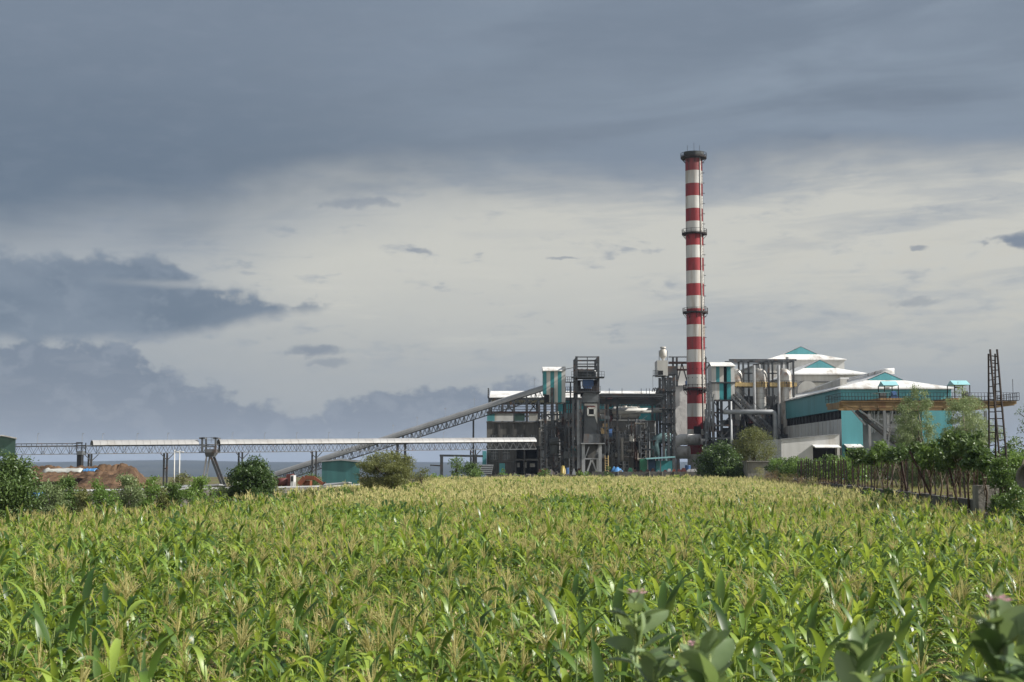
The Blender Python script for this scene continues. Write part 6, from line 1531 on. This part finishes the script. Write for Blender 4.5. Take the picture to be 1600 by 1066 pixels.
# ================================================================== MAIZE FIELD
def ribbon(V, F, M, pts, widths, side, mi, fold=0.0):
    """a leaf: centre line pts, half widths, side vectors; two quads across when folded"""
    b = len(V); k = len(pts)
    for i in range(k):
        p = np.array(pts[i]); s = np.array(side[i]) * widths[i]
        if fold: V.append(p - s + np.array((0, 0, fold * widths[i]))); V.append(p); V.append(p + s + np.array((0, 0, fold * widths[i])))
        else: V.append(p - s); V.append(p + s)
    c = 3 if fold else 2
    for i in range(k - 1):
        for j in range(c - 1):
            F.append((b + i * c + j, b + i * c + j + 1, b + (i + 1) * c + j + 1, b + (i + 1) * c + j)); M.append(mi)
def plant_parts(seed, lod, tassel=True, hh=1.0, dark=False, ox=0, oy=0):
    r = random.Random(seed); parts = {}
    H = r.uniform(1.66, 2.02) * hh; lx, ly = r.gauss(0, .035), r.gauss(0, .035)
    stem = lambda z: np.array((ox + lx * z * z * .5, oy + ly * z * z * .5, z))
    # stalk
    V, F, M = [], [], []
    k = 4 if lod == 0 else 2; n = 5 if lod == 0 else 3
    for i in range(k + 1):
        z = H * i / k; c = stem(z); rad = .014 * (1 - .6 * i / k)
        for j in range(n): V.append(c + np.array((rad * math.cos(2 * math.pi * j / n), rad * math.sin(2 * math.pi * j / n), 0)))
    for i in range(k):
        for j in range(n): F.append((i * n + j, i * n + (j + 1) % n, (i + 1) * n + (j + 1) % n, (i + 1) * n + j)); M.append(0)
    parts['stalk'] = (V, F, M)
    # leaves
    V, F, M = [], [], []
    az = r.uniform(0, 6.28); nl = {0: 12, 1: 9, 2: 5}[lod]; z_lo = .45 if lod == 0 else (.75 if lod == 1 else 1.0)
    seg = {0: 8, 1: 5, 2: 3}[lod]; wm = {0: 1.0, 1: 1.1, 2: 1.3}[lod]
    for i in range(nl):
        f = i / (nl - 1); z = (z_lo + (H * .97 - z_lo) * f) ; c = stem(z)
        a = az + i * math.pi + r.gauss(0, .35); L = r.uniform(.55, .9) * (1 - .35 * max(0, f - .6) / .4); w = r.uniform(.028, .047) * wm
        rise = r.uniform(.8, 1.38) * (1.0 if f < .8 else 1.05); droop = r.choice((r.uniform(1.0, 2.2), r.uniform(2.4, 3.9))) * (1 if f < .85 else .6)
        # curve: initial elevation angle, bending down along the length
        ang = rise; p = c.copy(); pts = [p.copy()]; sides = []; ws = []
        tw = r.gauss(0, .5); bend = r.uniform(.2, .7)
        step = L / seg; a2 = a
        for s in range(seg):
            t = (s + 1) / seg
            ang -= droop / seg * (0.35 + 1.3 * (t if t > bend else t * .6)); a2 += tw / seg * .6
            p = p + np.array((math.cos(ang) * math.cos(a2), math.cos(ang) * math.sin(a2), math.sin(ang))) * step; pts.append(p.copy())
        for s in range(seg + 1):
            t = s / seg; ws.append(w * max(.04, (min(1, .55 + t * 2.2)) * (1 - max(0, t - .35) / .65) ** .75))
            tt = tw * t; h = np.array((-math.sin(a), math.cos(a), 0)); sides.append(h * math.cos(tt) + np.array((0, 0, math.sin(tt))))
        ribbon(V, F, M, pts, ws, sides, 2 if (f < .45 and r.random() < .3) else 1 if r.random() < .42 else 0, fold=.35 if lod == 0 else 0)
    parts['leaves'] = (V, F, M)
    # tassel
    if tassel:
        V, F, M = [], [], []
        top = stem(H); nb = {0: 11, 1: 8, 2: 5}[lod]; th = {0: .006, 1: .009, 2: .022}[lod]
        for i in range(nb):
            L = r.uniform(.2, .32) if i else r.uniform(.32, .42); a = r.uniform(0, 6.28); tilt = (r.uniform(.15, .75) if i else .05)
            base = top + np.array((0, 0, -.02 + .1 * (i / nb))); pts = []; k = 3 if lod == 0 else 2
            for s in range(k + 1):
                t = s / k; tl = tilt * (1 + .5 * t); pts.append(base + np.array((math.cos(a) * math.sin(tl), math.sin(a) * math.sin(tl), math.cos(tl))) * L * t)
            for q in range(2 if lod < 2 else 1):
                aa = a + q * 1.57 + r.random(); sd = np.array((math.cos(aa), math.sin(aa), 0)); ribbon(V, F, M, pts, [th * .6] + [th] * (k - 1) + [th * .45], [sd] * (k + 1), 0)
            if lod == 0:      # spikelets give a ragged outline
                for s in range(9):
                    t = .2 + .75 * s / 9; idx = min(k - 1, int(t * k)); p = pts[idx] + (pts[idx + 1] - pts[idx]) * (t * k - idx); dd = np.array((r.gauss(0, 1), r.gauss(0, 1), r.uniform(-.4, .8))); dd /= np.linalg.norm(dd)
                    sd = np.cross(dd, (0, 0, 1.0)); sd /= np.linalg.norm(sd) + 1e-6; ribbon(V, F, M, [p, p + dd * .03], [.0035, .0015], [sd, sd], 0)
        parts['tassel'] = (V, F, M)
    return parts
PM = {'stalk': [L_stalk], 'leaves': [L_corn, L_corny, L_drylf], 'tassel': [L_tassel]}
def mesh_of(name, V, F, M, mats):
    me = bpy.data.meshes.new(name); me.from_pydata([tuple(v) for v in V], [], F)
    for m in mats: me.materials.append(m)
    me.polygons.foreach_set('material_index', M); me.polygons.foreach_set('use_smooth', [True] * len(F)); me.update(); return me
def merged(name, plist):
    V, F, M = [], [], []; base = {'stalk': 0, 'leaves': 1, 'tassel': 4}
    for parts in plist:
        for k, (v, f, m) in parts.items():
            b = len(V); V += v; F += [tuple(q + b for q in ff) for ff in f]; M += [mm + base[k] for mm in m]
    return mesh_of(name, V, F, M, [L_stalk, L_corn, L_corny, L_drylf, L_tassel])

# outline of the maize: inside test in plan
FIELD = [(-60, 11.2), (-60, 43), (-17.2, 44), (-15.2, 60), (-11.2, 92), (-9.5, 150), (-12, 196), (at(1165, 201), 201), (31, 172), (26.0, 120), (20.9, 68), (20.9, 63), (60, 52), (60, 11.2)]
FIELD2 = [(-60, 46.5), (-18.8, 47.2), (-16.6, 60), (-12.6, 93), (-10.6, 142), (-13.5, 142), (-14.4, 97), (-16.3, 69), (-21, 57), (-60, 53)]
def inside(poly, x, y):
    c = False; n = len(poly); j = n - 1
    for i in range(n):
        xi, yi = poly[i]; xj, yj = poly[j]
        if (yi > y) != (yj > y) and x < (xj - xi) * (y - yi) / (yj - yi) + xi: c = not c
        j = i
    return c
def patch(x, y): return mnoise.noise((x * .16, y * .06, 4.2)) + .6 * mnoise.noise((x * .5, y * .2, 1.7))
def build_maize():
    rr = random.Random(77)
    near, mid, far = [], [], []
    def cells(y0, y1, dx, dy, out, poly, keep=1.0):
        y = y0
        while y < y1:
            half = y * .40 + 5
            x = -half
            while x < half:
                px = x + rr.gauss(0, dx * .22); py = y + rr.gauss(0, dy * .4)
                if rr.random() < keep and inside(poly, px, py): out.append((px, py))
                x += dx
            y += dy
    cells(11.4, 36, .52, .36, near, FIELD, .62)
    cells(36, 74, .62, .45, mid, FIELD, .85)
    cells(74, 203, 1.0, .9, far, FIELD)
    cells(46, 76, .6, .42, mid, FIELD2); cells(76, 142, .9, .8, far, FIELD2)
    near.sort(key=lambda p: p[1] * 1.0 + abs(p[0]) * .05)
    invis = [p for p in near if abs(p[0]) > p[1] * .365 + .3]
    vis = [p for p in near if abs(p[0]) <= p[1] * .365 + .3]
    indiv = vis[:298]; rest = vis[298:] + invis
    # individual plants: ten prototypes, copied with their parts
    protos = []
    for s in range(10):
        tas = s in (0, 2, 4, 6, 9)
        parts = plant_parts(100 + s, 0, tas, 1.0 if tas else 1.02)
        lab = 'maize plant with a pale branching tassel in the nearest rows' if tas else 'leafy maize plant without a tassel in the nearest rows'
        t = thing('maize_plant', lab, 'maize plant', (0, 0, 0), 'tasselled maize plants of the nearest rows' if tas else 'leafy maize plants of the nearest rows')
        for k, (v, f, m) in parts.items():
            o = bpy.data.objects.new(k, mesh_of(k, v, f, m, PM[k])); COL.objects.link(o); o.parent = t
        protos.append(t)
    used = set()
    def place(i, x, y, s=1.0):
        t = protos[i]
        if i in used:
            c = t.copy(); COL.objects.link(c)
            for ch in t.children: d = ch.copy(); COL.objects.link(d); d.parent = c
            t = c
        used.add(i); t.location = (x, y, tz(x, y)); t.rotation_euler = (rr.gauss(0, .04), rr.gauss(0, .04), rr.uniform(0, 6.28)); t.scale = (s, s, s * rr.uniform(.95, 1.05))
        return t
    for x, y in indiv:
        i = rr.randrange(10)
        if patch(x, y) > .08: i = rr.choice((3, 7, 1, 3, 7, i))
        place(i, x, y, rr.uniform(.86, 1.14) * (1 + .11 * patch(x, y)))
    # a few that tower over their rows
    for k, (px, py, D, lb) in enumerate(((682, 815, 29, 'tall dark maize plant rising alone left of the picture centre'), (1405, 880, 20, 'tall dark maize plant standing out at the lower right'), (745, 915, 17.5, 'dark maize plant standing out just below the picture centre'))):
        x = at(px, D); z = hgt(py, D); parts = plant_parts(900 + k, 0, False, 1.0)
        t = thing('maize_plant', lb, 'maize plant', (x, D, 0))
        for kk, (v, f, m) in parts.items():
            o = bpy.data.objects.new(kk, mesh_of(kk, v, f, m, PM[kk] if kk != 'leaves' else [L_mid, L_dark, L_mid])); COL.objects.link(o); o.parent = t
        s = z / 2.05; t.scale = (s * .9, s * .9, s)
    # the rest of the field: one object, geometry nodes over a point cloud
    L0 = [merged('maize_detail', [plant_parts(200 + s, 0, s in (0, 2, 3, 5))]) for s in range(7)] + [merged('maize_detail', [plant_parts(230 + s, 0, False)]) for s in range(2)]
    L1 = [merged('maize_mid', [plant_parts(300 + s, 1, s not in (1, 4))]) for s in range(7)] + [merged('maize_mid', [plant_parts(330 + s, 1, False)]) for s in range(2)]
    L2 = []
    for s in range(8):
        r2 = random.Random(400 + s); L2.append(merged('maize_far', [plant_parts(400 + s * 10 + q, 2, not (s == 7) and r2.random() < .93, 1.0, ox=r2.uniform(-.5, .5), oy=r2.uniform(-.45, .45)) for q in range(5)]))
    pts = []; rot = []; scl = []; idx = []; lod = []
    for L, P, ms, nb in ((0, rest, L0, 7), (1, mid, L1, 7), (2, far, L2, 7)):
        for x, y in P:
            v = patch(x, y); i = rr.randrange(nb)
            if v > (.10 if L == 0 else .2): i = rr.choice([q for q in range(len(ms)) if q >= nb] * 3 + [i])
            pts.append((x, y, tz(x, y))); rot.append((rr.gauss(0, .04), rr.gauss(0, .04), rr.uniform(0, 6.28)))
            scl.append(rr.uniform(.86, 1.13) * (1 + .12 * v)); idx.append(i); lod.append(L)
    me = bpy.data.meshes.new('maize_field'); me.from_pydata(pts, [], [])
    a = me.attributes.new('rot', 'FLOAT_VECTOR', 'POINT'); a.data.foreach_set('vector', np.array(rot, dtype=np.float32).ravel())
    a = me.attributes.new('scl', 'FLOAT', 'POINT'); a.data.foreach_set('value', np.array(scl, dtype=np.float32))
    a = me.attributes.new('idx', 'INT', 'POINT'); a.data.foreach_set('value', np.array(idx, dtype=np.int32))
    a = me.attributes.new('lod', 'INT', 'POINT'); a.data.foreach_set('value', np.array(lod, dtype=np.int32))
    o = bpy.data.objects.new('maize_field', me); COL.objects.link(o); tagv(o, 'wide field of tasselled green maize reaching back to the factory wall', kind='stuff')
    ng = bpy.data.node_groups.new('maize_rows', 'GeometryNodeTree'); ng.interface.new_socket('Geometry', in_out='INPUT', socket_type='NodeSocketGeometry'); ng.interface.new_socket('Geometry', in_out='OUTPUT', socket_type='NodeSocketGeometry')
    gi = ng.nodes.new('NodeGroupInput'); go = ng.nodes.new('NodeGroupOutput'); jo = ng.nodes.new('GeometryNodeJoinGeometry')
    def attr(nm, ty):
        n = ng.nodes.new('GeometryNodeInputNamedAttribute'); n.data_type = ty; n.inputs[0].default_value = nm
        return n.outputs[0]
    for L, ms in ((0, L0), (1, L1), (2, L2)):
        # reversed: Join Geometry keeps the last link first, so the tasselless variants keep the high index
        gt = ng.nodes.new('GeometryNodeJoinGeometry')
        for me_ in reversed(ms):
            so = bpy.data.objects.new(me_.name, me_); oi = ng.nodes.new('GeometryNodeObjectInfo'); oi.inputs['Object'].default_value = so; oi.inputs['As Instance'].default_value = True
            ng.links.new(oi.outputs['Geometry'], gt.inputs[0])
        ip = ng.nodes.new('GeometryNodeInstanceOnPoints'); ng.links.new(gi.outputs[0], ip.inputs['Points']); ng.links.new(gt.outputs[0], ip.inputs['Instance'])
        cp = ng.nodes.new('FunctionNodeCompare'); cp.data_type = 'INT'; cp.operation = 'EQUAL'
        ng.links.new(attr('lod', 'INT'), cp.inputs[2]); cp.inputs[3].default_value = L
        ng.links.new(cp.outputs[0], ip.inputs['Selection']); ip.inputs['Pick Instance'].default_value = True
        ng.links.new(attr('idx', 'INT'), ip.inputs['Instance Index'])
        e2r = ng.nodes.new('FunctionNodeEulerToRotation'); ng.links.new(attr('rot', 'FLOAT_VECTOR'), e2r.inputs[0]); ng.links.new(e2r.outputs[0], ip.inputs['Rotation'])
        ng.links.new(attr('scl', 'FLOAT'), ip.inputs['Scale']); ng.links.new(ip.outputs[0], jo.inputs[0])
    ng.links.new(jo.outputs[0], go.inputs[0])
    md = o.modifiers.new('maize_rows', 'NODES'); md.node_group = ng
    print('maize', len(indiv), len(rest), len(mid), len(far))
build_maize()

# ================================================================== FOREGROUND MILKWEED SHRUBS
def milkweed(label, px, py, D, seed, stems, leafn, leafL=.15, spread=.5, flowers=1):
    """broad-leaved roadside shrub; the stems start on the bank and end near the given photo position"""
    r = random.Random(seed); cx = at(px, D); ztop = hgt(py, D); zb = tz(cx, D)
    t = thing('milkweed_shrub', label, 'shrub', (cx, D, zb)); sm = MB(); V, F, M = [], [], []; FV = MB()
    def leaf(p, d, L, wd, nrm):
        d = Vector(d).normalized(); s = d.cross(Vector(nrm)).normalized(); n_ = s.cross(d); k = 6; b = len(V)
        for i in range(k + 1):
            u = i / k; w = wd * (math.sin(math.pi * min(1, u * .93 + .07)) ** .6) * (1 if i < k else .05); c = Vector(p) + d * (L * u) - n_ * (.22 * L * u * u) ; e = n_ * (w * .3)
            V.extend([np.array(c - s * w + e), np.array(c), np.array(c + s * w + e)])
        for i in range(k):
            for j in (0, 1): F.append((b + i * 3 + j, b + i * 3 + j + 1, b + i * 3 + j + 4, b + i * 3 + j + 3)); M.append(0)
    for si in range(stems):
        tx = cx + r.uniform(-spread, spread) * .5; ty = D + r.uniform(-.3, .3); tzp = ztop - abs(r.gauss(0, .16)) * (si > 0)
        b = Vector((cx + (tx - cx) * .3, ty, zb)); e = Vector((tx, ty, tzp)); pts = [b, b.lerp(e, .5) + Vector((r.gauss(0, .04), 0, 0)), e]; sm.tube(pts, [.016, .012, .006], 7)
        for i in range(leafn):
            f = 1 - i * .042 / max(.5, (e - b).length); p = b.lerp(e, f); a = r.uniform(0, 6.28)
            for sg in (0, math.pi):
                el = r.uniform(.35, 1.35); d = Vector((math.cos(a + sg) * math.cos(el), math.sin(a + sg) * math.cos(el), math.sin(el))); L = leafL * (.55 + .5 * min(1, i / 3)) * r.uniform(.85, 1.15)
                leaf(p, d, L, L * r.uniform(.23, .30), (r.gauss(0, .5), r.gauss(0, .5), 1))
        if si < flowers:
            for q in range(7):
                a = q * .9; c = e + Vector((.028 * math.cos(a) + .01, .028 * math.sin(a), .03 + .008 * (q % 2)))
                for w in range(5): ww = w * 1.256 + q; dd = Vector((math.cos(ww), math.sin(ww), .35)); s = Vector((-math.sin(ww), math.cos(ww), 0)); FV.poly([c, c + dd * .010 + s * .006, c + dd * .021, c + dd * .010 - s * .006])
    sm.build('stem', L_stalk, t, smooth=True)
    off = np.array(t.location); o = bpy.data.objects.new('leaves', mesh_of('leaves', [v - off for v in V], F, M, [L_calo])); COL.objects.link(o); o.parent = t
    if FV.f: FV.build('flower', L_flower, t)
milkweed('broad-leaved shrub with mauve flowers at lower centre right', 1052, 944, 5.4, 1, 5, 8, .15, .36, 2)
milkweed('thick-leaved grey-green shrub poking up at the bottom edge, no flowers', 1338, 1008, 4.6, 2, 4, 6, .145, .18, 0)
milkweed('pale thick-leaved shrub cut off by the lower right corner', 1582, 952, 4.3, 3, 6, 10, .155, .20, 1)
# ================================================================== HAZE
def haze():
    m = bpy.data.materials.new('air_haze'); m.use_nodes = True; nt = m.node_tree; nt.nodes.clear()
    out = nt.nodes.new('ShaderNodeOutputMaterial'); v = nt.nodes.new('ShaderNodeVolumePrincipled')
    v.inputs['Density'].default_value = HAZE; v.inputs['Color'].default_value = (.58, .72, .97, 1); v.inputs['Anisotropy'].default_value = .0
    nt.links.new(v.outputs[0], out.inputs['Volume'])
    MB().box(-10500, -120, -90, 10500, 8650, 80).build('haze', m, None, kind='stuff')['label'] = 'pale bluish air haze over the plain'
HAZE = 0.6e-4
haze()
